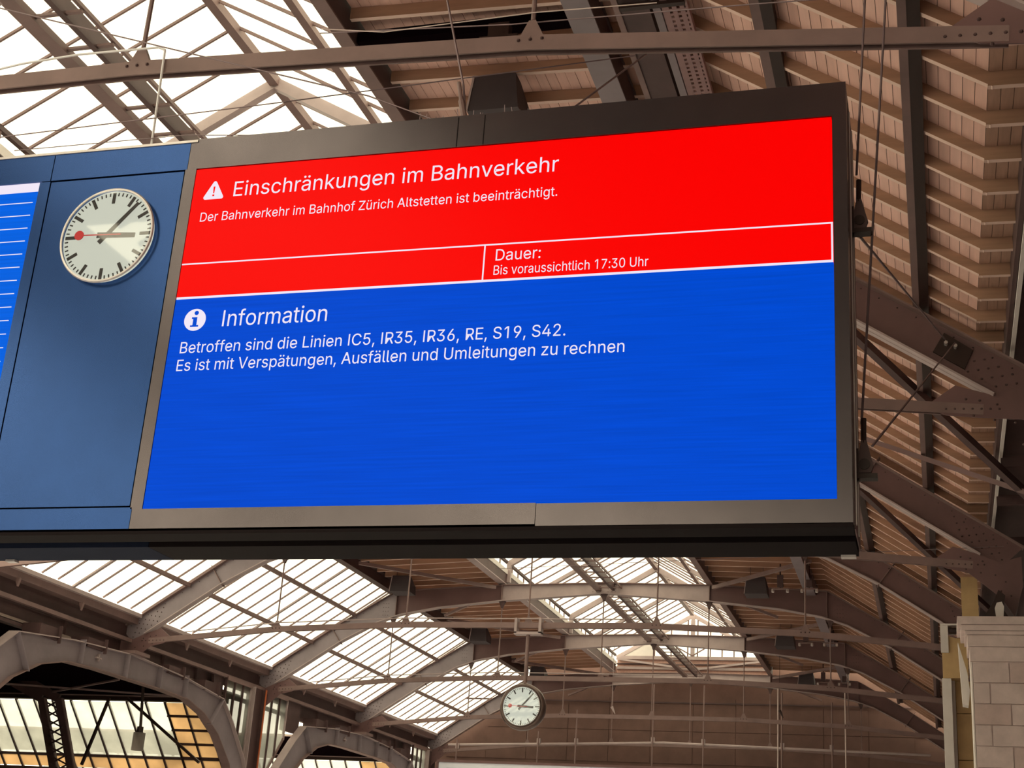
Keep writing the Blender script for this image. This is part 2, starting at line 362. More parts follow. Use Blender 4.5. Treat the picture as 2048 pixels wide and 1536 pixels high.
# ------------------------------------------------------------------ left glazed roof bays
def gz(s): return 8.42 + .66*(abs(13.07)-abs(s))
rows = ((8.5, 9.86), (9.9, 11.52), (11.56, 13.05))
gl = {-1: 'nearest glazed slope section of the left roof, at the left photo edge', 0: 'glazed slope section of the left roof, in the middle of the row', 1: 'glazed slope section of the left roof left of the hanging clock',
      2: 'farthest glazed slope section of the left roof, behind the clock'}
for k in range(-1, 3):
    t = thing('glazed_roof_bay', gl[k], 'roof glazing', (X0, RY(k), 0), 'left glazed roof sections')
    for i in range(NB):
        for a, b in rows:
            me = pane_mesh(('g', a), (-a, 0, gz(a)+.1), (-b, 0, gz(b)+.1), DY-.06, None)
            obj('glass_pane', me, M['glass'], t, (0, (i+.5)*DY, 0))
    if 'gb' not in pane_cache: pane_cache['gb'] = MB().beam((-8.45, 0, gz(8.45)+.06), (-13.1, 0, gz(13.1)+.06), .04, .055).mesh('bar')
    if 'gb2' not in pane_cache: pane_cache['gb2'] = MB().beam((-8.45, 0, gz(8.45)+.02), (-13.1, 0, gz(13.1)+.02), .12, .06).mesh('bar')
    for i in range(0, NB+1):
        obj('glazing_bar', pane_cache['gb'] if i != 7 else pane_cache['gb2'], M['steel'] if i != 7 else M['steel_light'], t, (0, i*DY if 0 < i < NB else (.12 if i == 0 else BAY-.12), 0))
    for s in (9.88, 11.54):
        obj('purlin', MB().box(-s-.06, -s+.06, .1, BAY-.1, gz(s)-.1, gz(s)+.02), M['steel'], t)
    obj('gutter_rail', MB().box(-13.22, -13.08, .1, BAY-.1, 8.3, 8.42), M['steel_light'], t)
    obj('gutter', MB().box(-13.6, -13.24, 0, BAY, 8.1, 8.34), M['steel'], t)
    obj('fascia_plate', MB().box(-13.66, -13.62, 0, BAY, 7.6, 8.12), M['steel_dark'], t)
    for yy in (3.3, 6.6): obj('gutter_bracket', MB().prism([(-13.3, 8.1), (-13.14, 8.1), (-13.2, 7.86)], -.05, .05), M['steel'], t, (0, yy, 0))
    obj('ledge_beam', MB().box(-13.5, -13.34, 0, BAY, 7.5, 7.62), M['steel'], t)
# ------------------------------------------------------------------ timber roof bays
def tz(s):
    s = abs(s)
    if s <= 8.2: return 12.1 - .03*(s-3.97)
    if s <= 12.716: return 11.97 - .65*(s-8.2)
    return 11.97-.65*(12.716-8.2)
def zslope(a, b): return (tz(b)-tz(a))/(b-a)
BW = .158
def boards(t, sg, a, b, k):
    n = max(1, int(round(abs(b-a)/(BW*math.cos(math.atan(zslope(a, b)))))))
    for i in range(n):
        s0 = a + (b-a)*i/n; s1 = a + (b-a)*(i+1)/n; g = .0032
        key = ('bd', sg, round(s0, 3), i % 2)
        if key not in pane_cache:
            dz = random.uniform(-.004, .004)
            pane_cache[key] = MB().prism([(sg*(s0+g), tz(s0+.001)+dz), (sg*(s1-g), tz(s1-.001)+dz), (sg*(s1-g), tz(s1-.001)+.03), (sg*(s0+g), tz(s0+.001)+.03)], 0, BAY).mesh('board')
        obj('board', pane_cache[key], M['soffit'] if a > 12.7 else M['timber'] if random.random() < .6 else M['timber_b'], t)
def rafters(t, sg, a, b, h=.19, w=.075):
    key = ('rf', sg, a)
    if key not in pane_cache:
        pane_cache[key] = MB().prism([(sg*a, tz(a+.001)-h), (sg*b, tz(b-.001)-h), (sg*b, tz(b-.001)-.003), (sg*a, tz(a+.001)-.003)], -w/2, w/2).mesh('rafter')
        me_ = pane_cache[key]; me_.materials.append(M['rafter']); me_.materials.append(M['rafter_edge']); me_.polygons[2].material_index = 1  # bottom face paler: light from below is put into its colour
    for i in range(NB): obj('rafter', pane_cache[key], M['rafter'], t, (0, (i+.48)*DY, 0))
tl = {-4: 'straight above the camera side of the nearest truss', -3: 'at upper right, above and right of the display board', -2: 'right of the board, behind the truss with the black plate', -1: 'above the corner pier, right of the board bottom',
      0: 'of the right slope just under the board', 1: 'near the far end of the right slope', 2: 'against the end wall'}
for k in range(-4, 3):
    t = thing('timber_roof_bay', 'boarded timber roof section ' + tl[k], 'timber roof', (X0, RY(k), 0), 'right timber roof sections')
    boards(t, 1, 4.1, 8.2, k); boards(t, 1, 8.2, 12.716, k); boards(t, 1, 12.716, 13.15, k)
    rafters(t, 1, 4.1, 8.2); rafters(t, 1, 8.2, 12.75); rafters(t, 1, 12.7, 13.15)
    obj('roof_deck', MB().prism([(4.1, tz(4.1)+.05), (8.2, tz(8.2)+.05), (12.716, tz(12.716)+.05), (14.2, tz(13)+.05), (14.2, tz(13)+.1), (12.8, tz(13)+.12), (8.2, tz(8.2)+.12), (4.1, tz(4.1)+.12)], 0, BAY), M['deck'], t)
tl2 = {-4: 'outside the photo behind the nearest truss', -3: 'at the left above the board, outside the photo', -2: 'behind the display board', -1: 'behind the display board, second', 0: 'under the display board, first on the left of the skylight',
       1: 'left of the skylight behind the hanging clock', 2: 'left of the skylight at the end wall'}
for k in range(-1, 3):
    t = thing('timber_roof_bay', 'dark boarded roof strip ' + tl2[k], 'timber roof', (X0, RY(k), 0), 'left timber roof strips')
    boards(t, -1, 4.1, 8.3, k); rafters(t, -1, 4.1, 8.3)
    obj('closing_board', MB().box(-8.56, -8.5, 0, BAY, 11.42, 12.1), M['deck'], t)
    obj('roof_deck', MB().prism([(-4.1, tz(4.1)+.05), (-8.55, tz(8.2)+.05), (-8.55, tz(8.2)+.12), (-4.1, tz(4.1)+.12)], 0, BAY), M['deck'], t)
# plain roof over and behind the camera, only there for the light and the reflections
ce = MB()
for a, b in ((-28.54, 1.46),):
    ce.prism([(X0+3.97, 12.1), (X0+8.2, 12), (X0+13, 9), (X0+14.2, 9), (X0+14.2, 9.1), (X0+13, 9.12), (X0+8.2, 12.1), (X0+3.97, 12.2)], a, b)
    for y in [a+i*10 for i in range(4)]:
        ce.prism([(X0-8.4, 11.4), (X0-13, 8.3), (X0-13, 7.6), (X0-8.4, 10.6)], y-.1, y+.1)
        ce.prism([(X0-8.4, 11.4), (X0+8.2, 11.4), (X0+8.2, 10.9), (X0-8.4, 10.9)], y-.1, y+.1)
        ce.prism([(X0+8.2, 11.4), (X0+13, 8.3), (X0+13, 7.6), (X0+8.2, 10.6)], y-.1, y+.1)
ce.prism([(X0-8.4, 12), (X0-3.97, 12.1), (X0-3.97, 12.2), (X0-8.4, 12.1)], -28.54, 31.46)
for i in range(70):
    y = -28.5+i*.83
    if y < 1.46:
        for sg in (-1, 1): ce.beam((X0, y, MA), (X0+sg*3.9, y, ME), .05, .1)
    ce.beam((X0-8.4, y, 11.4), (X0-13.1, y, 8.4), .05, .1)
struct('ceiling', ce, M['steel_dark'])
# ------------------------------------------------------------------ roof braces
def strut(label, p, q, w, m_, name='roof_brace', h=None):
    mid = Vector(p); o = obj(name, MB().beam((0, 0, 0), Vector(q)-mid, w, h or w), m_, None, p); return tag(o, label, 'brace', 'roof braces')
strut('dark diagonal brace crossing the rafters behind the black cable plate', (-1.25, 23.9, 9.98), (2.0, 27.9, 7.86), .14, M['steel_dark'])
strut('pale thin diagonal brace starting beside the lower cable pulley', (-1.3, 29.9, 9.98), (1.95, 27.2, 7.86), .1, M['steel_brown'])
strut('black diagonal brace running down to the bearing block above the stone pier', (-1.9, 33.9, 10.3), (1.7, 39.6, 8.0), .14, M['steel_dark'])
for n in (0, 1, 2, 3):
    for sg in (-1, 1):
        strut('wind brace from the skylight edge to the %s purlin, %s' % ('right' if sg > 0 else 'left', {0: 'hidden above the display board edge', 1: 'behind the hanging clock truss', 2: 'second from the end wall', 3: 'nearest the end wall'}[n]),
              (X0+sg*4.15, RY(n)-.4, 11.5), (X0+sg*8.0, RY(n)-4.6, 11.45), .12, M['steel'])
        if n: strut('short knee brace at the %s bend of the roof truss, %s' % ('right' if sg > 0 else 'left', {1: 'behind the hanging clock truss', 2: 'second from the end wall', 3: 'nearest the end wall'}[n]),
              (X0+sg*6.4, RY(n)+.5, 10.6), (X0+sg*5.3, RY(n)+.1, 10.95), .09, M['steel'])
# ------------------------------------------------------------------ left arcade
XW = -25.0
def arcade(cy, label):
    t = thing('steel_arch', label, 'arch', (XW, cy, 0), 'steel arches of the left arcade')
    inner = [(-8.6, -1.6), (-8.4, 2.5), (-7.35, 4.45), (-6.2, 5.35), (-5.0, 5.92), (-3.7, 6.22), (-2, 6.27), (2, 6.27), (3.7, 6.22), (5.0, 5.92), (6.2, 5.35), (7.35, 4.45), (8.4, 2.5), (8.6, -1.6)]
    outer = [(-9.6, -1.6), (-9.3, 3.0), (-8.5, 4.7), (-7.2, 5.9), (-6.3, 6.58), (-3.5, 6.86), (0, 7.02), (3.5, 6.86), (6.3, 6.58), (7.2, 5.9), (8.5, 4.7), (9.3, 3.0), (9.6, -1.6)]
    sp = [p for p in inner]
    obj('arch_web', MB().prism(outer+inner[::-1], -.02, .02, 'x'), M['steel_grey'], t)
    obj('inner_flange', MB().strip(inner, .34, -.03, 'x'), M['steel'], t)
    obj('outer_flange', MB().strip(outer, .34, .03, 'x'), M['steel_light'], t)
    for y in (-6.3, -3.0, -.4, 1.7, 3.5, 6.3):
        zb = 6.25 if abs(y) < 4 else 5.35; zt = 6.98 if abs(y) < 4 else 6.58
        yy = y if abs(y) < 4 else y*.88
        obj('stiffener_plate', MB().beam((.1, yy, zb-(0 if abs(y) < 4 else -.25)), (.1, y, zt), .02, .2, (1, 0, 0)), M['steel_grey'], t)
    obj('diaphragm', MB().box(.02, .1, -2.02, -1.98, 6.5, 6.72).box(.02, .1, -2.15, -1.85, 6.58, 6.62), M['steel_light'], t)
    for y in (-5.2, -2.7, 2.3, 4.9):
        obj('saddle_beam', MB().box(-.5, .1, y-.06, y+.9, 6.98-abs(y)*.055, 7.2-abs(y)*.03).box(.1, .2, y+.86, y+.9, 6.9-abs(y)*.055, 7.28-abs(y)*.03), M['steel_dark'], t)
    obj('bearing_pad', MB().box(-.2, .35, -.4, .5, 7.04, 7.14), M['steel'], t)
    return t
arcade(YA-.35, 'grey steel arch at the lower left corner')
arcade(YA+19.6, 'grey steel arch left of the hanging clock, at the bottom edge')
for yc, lb in ((50.85, 'between the two grey arches'), (71.1, 'beside the white panel at the end wall'), (30.9, 'outside the photo at lower left')):
    t = thing('arcade_column', 'dark steel column %s' % lb, 'column', (XW-.3, yc, -1.6), 'arcade columns')
    obj('web', MB().box(-.02, .02, -.45, .45, 0, 9.1), M['steel_dark'], t)
    obj('flange', MB().box(-.18, .18, -.5, -.45, 0, 9.1), M['steel_light'], t)
    obj('flange', MB().box(-.18, .18, .45, .5, 0, 9.1), M['steel_dark'], t)
    obj('base_plate', MB().box(-.35, .35, -.7, .7, 0, .05), M['steel_dark'], t)
o = obj('downpipe', MB().tube((0, 0, 0), (0, 0, 9.1), .035), M['orange'], None, (XW-.1, 51.25, -1.6)); tag(o, 'thin orange pipe running down the dark arcade column', 'pipe')
# glazing beside the columns
for (ya, yb, sg, lb) in ((48.25, 50.3, 1, 'left of the dark arcade column'), (51.5, 53.6, -1, 'right of the dark arcade column'), (68.6, 70.5, 1, 'small one at the far column by the white panel')):
    t = thing('side_window', 'tall dusty three light window ' + lb, 'window', (XW-.3, ya, 0), 'arcade corner windows')
    n = 3; w = (yb-ya)/n
    for i in range(n):
        a, b = i*w, (i+1)*w
        zb = lambda y: (6.35-1.9*y/(yb-ya)) - 1.2 if sg > 0 else (3.6+2.4*y/(yb-ya))
        obj('glass_pane', MB().prism([(a+.05, zb(a)), (b-.05, zb(b)), (b-.05, 7.42), (a+.05, 7.42)], -.01, .01, 'x'), M['side_glass'], t)
        obj('mullion', MB().box(-.04, .06, a-.03, a+.03, zb(a)-.1, 7.5), M['steel_dark'], t)
    obj('mullion', MB().box(-.04, .06, yb-ya-.03, yb-ya+.03, zb(yb-ya)-.1, 7.5), M['steel_light'], t)
    obj('window_head', MB().box(-.05, .08, 0, yb-ya, 7.42, 7.56), M['steel'], t)
    obj('window_sill', MB().beam((0, 0, zb(0)-.05), (0, yb-ya, zb(yb-ya)-.05), .1, .1), M['steel'], t)
# dark wall above the arches and between the windows
wl = MB()
wl.prism([(20, 6.7), (36, 6.9), (48.2, 6.8), (48.2, 8.25), (20, 8.25)], XW-.72, XW-.68, 'x')
wl.prism([(47.7, 6.6), (48.25, 5.7), (48.25, 7.6), (47.4, 7.6)], XW-.5, XW-.4, 'x')
wl.prism([(53.6, 6.3), (55.2, 6.3), (55.2, 7.6), (53.6, 7.6)], XW-.5, XW-.4, 'x')
wl.prism([(67.9, 6.6), (68.6, 5.7), (68.6, 7.6), (67.6, 7.6)], XW-.5, XW-.4, 'x')
wl.prism([(48.2, 7.3), (53.7, 7.3), (53.7, 8.25), (48.2, 8.25)], XW-.72, XW-.68, 'x')
wl.prism([(53.7, 6.9), (61, 7.2), (68.6, 6.9), (68.6, 8.25), (53.7, 8.25)], XW-.72, XW-.68, 'x')
wl.prism([(68.6, 7.5), (72, 7.5), (72, 8.25), (68.6, 8.25)], XW-.72, XW-.68, 'x')
for y in (34.5, 38.2, 44.2, 46.6, 54.6, 57.5, 64.5, 67.0): wl.box(XW-.68, XW-.6, y-.05, y+.05, 7.0, 8.2)
wl.box(XW-.72, XW-.5, 20, 72, 6.9, 7.02)
wl.box(XW-1.2, XW-.7, -30, 72, 8.2, 8.3)
wl.box(XW-.75, XW-.7, -30, 20, -1.6, 8.3)
struct('wall_left', wl, M['steel_dark'])
# ------------------------------------------------------------------ side hall seen through the arches
def side_hall(y0, lab1):
    t = thing('side_hall_glazing', lab1, 'glazing', (XW, y0, 0), 'side hall glazing')
    nx = 30; w = .82
    for i in range(nx):
        x = -3.7-i*w
        if x < -22: break
        obj('glass_pane', MB().beam((x-w/2, 0, 6.75), (x-w/2, 1.95, 4.95), w-.08, .012, (0, 1, 1)), M['shed_glass'], t)
        obj('mullion', MB().beam((x, -.04, 6.85), (x, 2.5, 4.4), .07, .09, (0, 1, 1)), M['steel_dark'], t)
        obj('ochre_pane', MB().beam((x-w/2, 2.0, 4.88), (x-w/2, 2.42, 4.48), w-.1, .02, (0, 1, 1)), M['yellow_pane'], t)
    for x in [-3.7+i*w for i in range(0, 3)]:
        obj('mullion', MB().beam((x, -.04, 6.85), (x, 2.5, 4.4), .07, .09, (0, 1, 1)), M['steel_dark'], t)
        for j in range(5):
            a = j/5+.012; b = (j+1)/5-.012
            if j: obj('muntin', MB().beam((x-.05, 2.45*j/5-.02, 6.8-2.35*j/5), (x+w+.05, 2.45*j/5-.02, 6.8-2.35*j/5), .1, .09), M['steel_dark'], t)
            obj('ochre_pane', MB().beam((x-w/2+w, 2.45*a, 6.8-2.35*a), (x-w/2+w, 2.45*b, 6.8-2.35*b), w-.1, .02, (0, 1, 1)), M['yellow_pane'], t)
    obj('transom', MB().box(-25, -1.3, 1.95, 2.05, 4.85, 4.95), M['steel_dark'], t)
    obj('transom', MB().box(-25, -1.3, 2.45, 2.6, 4.25, 4.45), M['steel_dark'], t)
    obj('head_beam', MB().box(-25, -1.0, -.3, 0, 6.78, 7.0), M['near_black'], t)
    obj('head_rail', MB().tube((-25, -.4, 6.95), (-1.0, -.4, 6.95), .035), M['steel'], t)
    return t
side_hall(50.0, 'sloping dusty side hall glazing seen through the arch at lower left')
side_hall(70.2, 'sloping side hall glazing seen through the arch left of the clock')
sh = MB()
for a, b in ((28.0, 50.0), (62.0, 70.2)):
    sh.box(XW-26, XW-.5, a, b, 7.0, 7.1)
sh.box(XW-26, XW-.5, 52.55, 52.7, -1.6, 4.35).box(XW-26, XW-.5, 72.75, 72.9, -1.6, 4.35)
sh.box(XW-26.1, XW-26, 28, 72, -1.6, 7.1).box(XW-26, XW-.5, 27.9, 28, -1.6, 7.1)
struct('wall_side_hall', sh, M['wall_side'])
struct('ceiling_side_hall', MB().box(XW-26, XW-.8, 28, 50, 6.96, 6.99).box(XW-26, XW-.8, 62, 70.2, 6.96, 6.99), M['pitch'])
t = thing('lattice_girder', 'dark lattice girder crossing in front of the side hall windows', 'girder', (XW-6.3, 46.5, 0))
for dx in (-.42, .3):
    obj('chord', MB().beam((dx-4.5, 0, 7.05), (dx-1.4, 0, 6.95), .3, .1, (0, 1, 0)).beam((dx-1.4, 0, 6.95), (dx, 0, 6.35), .3, .1, (0, 1, 0)).beam((dx, 0, 6.35), (dx+1.0, .3, 3.4), .26, .14, (0, 1, 0)), M['steel_dark'], t)
    obj('chord_edge', MB().beam((dx+.2, -.06, 6.35), (dx+1.2, .24, 3.4), .04, .14, (0, 1, 0)), M['steel'], t)
lat = MB()
for i in range(9):
    a = i/9; b_ = (i+1)/9
    lat.beam((-.42+1.0*a, 0, 6.3-2.9*a), (.3+1.0*b_, 0, 6.3-2.9*b_), .05, .05).beam((.3+1.0*a, .05, 6.3-2.9*a), (-.42+1.0*b_, .05, 6.3-2.9*b_), .05, .05)
stuff(obj('lacing', lat, M['steel_dark'], t))
strut('thin dark strut leaning left in front of the side hall windows', (-28.62, 46, 6.35), (-29.3, 46, 4.0), .09, M['near_black'], 'side_hall_strut')
strut('thin dark strut leaning right in front of the side hall windows', (-28.1, 46.3, 6.4), (-24.9+.0, 46.3, 4.25), .09, M['near_black'], 'side_hall_strut')
for i, (a, b) in enumerate((((-33, 44, 6.55), (-26.5, 47, 6.6)), ((-32, 47, 6.6), (-26.5, 43, 6.55)))):
    strut('thin bracing rod under the dark side hall roof, %s of the crossed pair' % ('first' if i else 'second'), a, b, .06, M['steel'], 'side_hall_strut')
t = thing('pendant_lamp', 'frosted cylinder lamp hanging in the side hall at lower left', 'lamp', (-26.02, 44, 4.36))
obj('shade', MB().lathe([(.0, 0), (.2, 0), (.2, .58), (.0, .58)], (0, 0, 0), (0, 0, 1), 20), M['frosted'], t)
obj('cap', MB().tube((0, 0, .58), (0, 0, .78), .11, 12), M['near_black'], t)
obj('stem', MB().tube((0, 0, .78), (-.15, 0, 2.3), .05, 8), M['near_black'], t)

# ------------------------------------------------------------------ end wall
we = MB(); YE = 72.4
we.prism([(X0-13.6, -1.6), (X0+14, -1.6), (X0+14, 9.1), (X0+12.9, 9.1), (X0+8.3, 12.0), (X0+4, 12.2), (X0-4, 12.2), (X0-8.3, 12.1), (X0-8.5, 11.4), (X0-13.1, 8.35), (X0-13.6, 8.2)], YE, YE+.1)
struct('wall_far', we, M['plaster'])
k = 0
for i, xa in enumerate([X0-12.9+2.15*j for j in range(12)]):
    for za, zb in ((7.4, 8.95), (8.98, 10.6)):
        if xa < X0-11 and zb > 9: continue
        obj('wall_sheet', MB().box(xa+.015, xa+2.135, YE-.03-.004*(i % 2), YE, za, min(zb, max(za+.2, interp(BOT, min(12.8, max(abs(xa-X0), abs(xa+2.1-X0))))-.1))), M['plaster'], bpy.data.objects['wall_far']); k += 1
obj('wall_rail', MB().box(X0-12, X0+12, YE-.1, YE-.03, 10.35, 10.42), M['steel_dark'], bpy.data.objects['wall_far'])
t = thing('end_wall_pipe', 'pale horizontal pipe with clamps across the lower end wall', 'pipe', (X0, 70.0, 0))
obj('pipe', MB().tube((-12, 0, 7.72), (-1, 0, 8.12), .06).tube((-1, 0, 8.12), (11.5, 0, 7.9), .06), M['steel_light'], t)
for x, z in ((-11.5, 7.55), (-7.29, 7.9), (-5.38, 7.95), (-1.55, 8.1), (.92, 8.08), (4.7, 8.0), (7.0, 7.97)):
    obj('clamp', MB().box(x-.09, x+.09, -.09, .09, z-.0, z+.26), M['steel_light'], t)
for i, (x, zt) in enumerate(((-19.23, 8.5), (-17.31, 9.6), (-13.48, 10.9), (-11.0, 10.9), (-7.25, 10.6), (-4.9, 10.2), (-23.44, 8.0))):
    o = obj('hanging_pole', MB().tube((0, 0, 0), (0, 0, zt-5), .038, 8), M['steel'], None, (x, 69.9, 5.0))
    tag(o, 'slim vertical pole before the brown end wall, %s' % ['just right below the hanging clock', 'second right of the hanging clock', 'near the middle of the wall', 'slightly right of the wall middle', 'under the right dark loudspeaker', 'farthest right', 'farthest left, by the arcade'][i], 'pole', 'poles before the end wall')
for i, x in enumerate((-7.445, -4.287)):
    o = obj('drop_wire', MB().tube((0, 0, 0), (0, 0, 5.3), .03, 6), M['stone'], None, (x-.05, 59.5 if 0 else 64, 4.6)); o.location.x = x*64/70
    tag(o, 'pale vertical rod hanging before the end wall, %s' % ('left of the two' if i == 0 else 'right of the two'), 'rod', 'drop rods')
t = thing('advertising_panel', 'wide white panel at the bottom edge below the end wall', 'sign', (-24.3, 69.5, 3.32))
obj('panel', MB().box(.12, 15.6, 0, .12, 0, 3.5), M['sign_white'], t)
obj('frame', MB().box(0, 15.8, -.05, .15, 3.5, 3.62).box(0, .12, -.05, .15, 0, 3.5).box(15.6, 15.8, -.05, .15, 0, 3.5), M['steel_brown'], t)
tg = obj('name_tag', MB().box(.55, 1.75, -.03, 0, 2.6, 3.22), M['tag_grey'], t); tg['label'] = 'small grey tag with blurred lettering'
for i in range(11): obj('blurred_letter', MB().box(.62+i*.1, .69+i*.1, -.04, -.031, 2.96, 3.07+(.05 if i in (0, 4) else 0)), M['sign_white'], tg)

# ------------------------------------------------------------------ right wall and piers
wr = MB()
wr.box(2.3, 2.4, -30, 73, -1.6, 9.2)
wr.box(1.2, 1.26, -30, 73, 8.62, 9.05)
wr.box(1.26, 2.4, -30, 73, 9.0, 9.05)
struct('wall_right', wr, M['steel_dark'])
t = struct('trim_1', MB().box(1.27, 1.33, 4, 36, 8.57, 8.63), M['stone_pale'])
for y in (17.3, 22.5, 24.2, 27, 29.6, 33.0):
    struct('trim_2', MB().box(1.3, 2.3, y, y+.12, 8.4, 8.6), M['steel_dark'])
for i, y in enumerate((16.5, 24.3, 27.3, 33.2)):
    struct('window_%d' % (i+1), MB().box(2.2, 2.28, y, y+2.5, 7.3, 8.3), M['near_black'])
def block_wall(t, x0, x1, y, ztop, zbot, depth, first=0):
    ch = .42; j = 0; z = ztop
    while z > zbot:
        off = 0 if (j+first) % 2 else .38
        xs = [x0]; xx = x0+ (.33 if off == 0 else .72)
        while xx < x1: xs.append(xx); xx += .9
        xs.append(x1)
        for a, b in zip(xs, xs[1:]):
            if b-a < .05: continue
            o = obj('stone_block', MB().box(a+.012, b-.012, y-.02-random.random()*.006, y+.05, z-ch+.012, z-.012), M['stone'] if random.random() < .5 else M['stone_b'], t)
        z -= ch; j += 1
t = thing('stone_pier', 'sandstone pier with moulded capital in the lower right corner', 'pier', (0, 0, 0))
obj('core', MB().box(.69, 2.28, 30.62, 31.9, -1.6, 5.4), M['mortar'], t)
block_wall(t, .69, 2.28, 30.6, 5.34, 1.2, 0)
for (x, z0, z1, y) in ((.43, 6.1, 6.27, 30.45), (.5, 5.98, 6.1, 30.5), (.58, 5.9, 5.98, 30.52), (.62, 5.66, 5.9, 30.55), (.66, 5.36, 5.66, 30.58)):
    obj('moulding', MB().box(x, 2.28, y, 31.95, z0, z1-.008), M['stone'], t)
obj('lit_edge', MB().box(.665, .7, 30.62, 31.9, -1.6, 5.35), M['stone_pale'], t)  # pale slab paints the skylight falling on the pier's left face
obj('bracket', MB().prism([(.45, 6.05), (.62, 5.4), (.66, 5.0), (.62, 4.7), (.5, 4.72)], 32.2, 32.6), M['stone_pale'], t)
t = thing('stone_pier', 'ochre stone pier with corbel and pale lit strips behind the corner pier', 'pier', (0, 0, 0))
obj('corbel', MB().prism([(.13, 7.1), (.2, 7.16), (.26, 7.1), (.27, 6.92), (.45, 6.86), (.72, 6.86), (.72, 5.9), (.13, 5.9)], 36.0, 37.2), M['ochre'], t)
obj('shaft', MB().box(.1, .315, 36.05, 37.2, -1.6, 5.9), M['stone_pale'], t)
obj('lit_strip', MB().box(.315, .4, 36.4, 37.2, -1.6, 5.9), M['stone_pale'], t)  # shaft and strip are pale to carry the light from the left glazing
zz = 5.9
for h in (.78, 1.1, 1.1, 1.1, 1.1):
    obj('stone_block', MB().box(.41, .95, 36.5, 37.2, zz-h+.015, zz), M['ochre'], t); zz -= h
obj('corbel_top', MB().box(.1, .75, 35.9, 37.2, 7.16, 7.2).box(.1, .28, 35.95, 36.0, 6.5, 7.16), M['stone_pale'], t)
obj('black_pipe', MB().tube((.3, 35.9, 7.02), (.5, 35.9, 7.02), .07), M['near_black'], t)
o = obj('wooden_hoarding', MB().box(0, .36, 0, .06, 0, .95), M['ochre'], None, (.58, 33.1, 6.75)); tag(o, 'golden wooden panel standing above the corner pier', 'panel')
o = obj('bearing_block', MB().prism([(.0, 0), (.1, .05), (.3, .35), (.42, .62), (.55, .5), (.5, .2), (.62, 0)], 0, .3), M['near_black'], None, (.88, 31.0, 6.32)); tag(o, 'black bearing block on top of the corner pier', 'bearing')
o = obj('wall_lamp', MB().prism([(0, 0), (.14, 0), (.16, .22), (.12, .32), (.02, .3), (-.02, .2)], 0, .12), M['stone_pale'], None, (1.22, 30.7, 6.3)); tag(o, 'small white fitting standing on the corner pier', 'fitting')

# ------------------------------------------------------------------ display board
BY = 10.6
t = thing('display_board', 'large hanging departure display board in blue and charcoal metal', 'display board', (0, BY, 2.86))
def Z(z): return z-2.86
XL = -13.5
def bpart(nm, mb, m_, par=None): return obj(nm, mb, m_, par or t)
# front frame: plates around the openings
bpart('frame_plate', MB().box(-6.67, -.57, 0, .25, Z(6.395), Z(6.70)), M['board_grey'])
bpart('frame_plate', MB().box(-6.67, -3.05, 0, .25, Z(2.9), Z(3.075)), M['board_grey'])
bpart('frame_plate', MB().box(-3.045, -.57, 0, .25, Z(2.885), Z(3.07)), M['board_grey'])
bpart('frame_plate', MB().box(-.685, -.57, .0, .25, Z(3.07), Z(6.395)), M['board_grey'])
bpart('frame_plate', MB().box(-6.69, -6.575, 0, .25, Z(3.075), Z(6.395)), M['board_grey'])
bpart('header_panel', MB().box(-8.14, -6.675, 0, .25, Z(6.395), Z(6.68)), M['board_blue'])
bpart('header_panel', MB().box(XL, -8.15, 0, .25, Z(6.395), Z(6.68)), M['board_blue'])
bpart('footer_panel', MB().box(XL, -6.675, 0, .25, Z(2.9), Z(3.09)), M['board_blue'])
bpart('clock_panel', MB().box(-8.13, -6.70, .0, .25, Z(3.105), Z(6.375)), M['board_blue'])
bpart('frame_plate', MB().box(-8.26, -8.145, 0, .25, Z(3.105), Z(6.385)), M['board_blue'])
bpart('backing', MB().box(XL, -.58, .26, .4, Z(2.9), Z(6.66)), M['near_black'])
bpart('top_trim', MB().box(XL, -6.6, -.01, .95, Z(6.68), Z(6.705)), M['chrome'])
bpart('top_trim', MB().box(-6.6, -.57, .0, .95, Z(6.70), Z(6.715)), M['board_grey'])
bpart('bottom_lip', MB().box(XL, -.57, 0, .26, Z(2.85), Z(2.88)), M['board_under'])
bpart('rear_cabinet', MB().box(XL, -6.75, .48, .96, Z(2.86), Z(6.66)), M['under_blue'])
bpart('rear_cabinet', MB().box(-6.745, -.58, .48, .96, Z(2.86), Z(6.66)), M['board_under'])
bpart('side_rail', MB().box(-.57, -.555, .3, .34, Z(2.95), Z(6.6)), M['chrome'])
bpart('side_rail', MB().box(-.57, -.555, .62, .68, Z(2.95), Z(6.6)), M['chrome'])
bpart('side_plate', MB().box(-.575, -.565, .25, .96, Z(2.9), Z(6.65)), M['steel_brown'])
for x in (-4.0, -3.75): bpart('seam', MB().box(x, x+.008, -.003, .0, Z(6.4), Z(6.7)), M['board_under'])
bpart('status_light', MB().box(-.72, -.6, .9, .97, Z(2.84), Z(2.86)), M['chrome'])
bpart('status_light', MB().box(-8.5, -8.4, .9, .97, Z(2.84), Z(2.86)), M['chrome'])
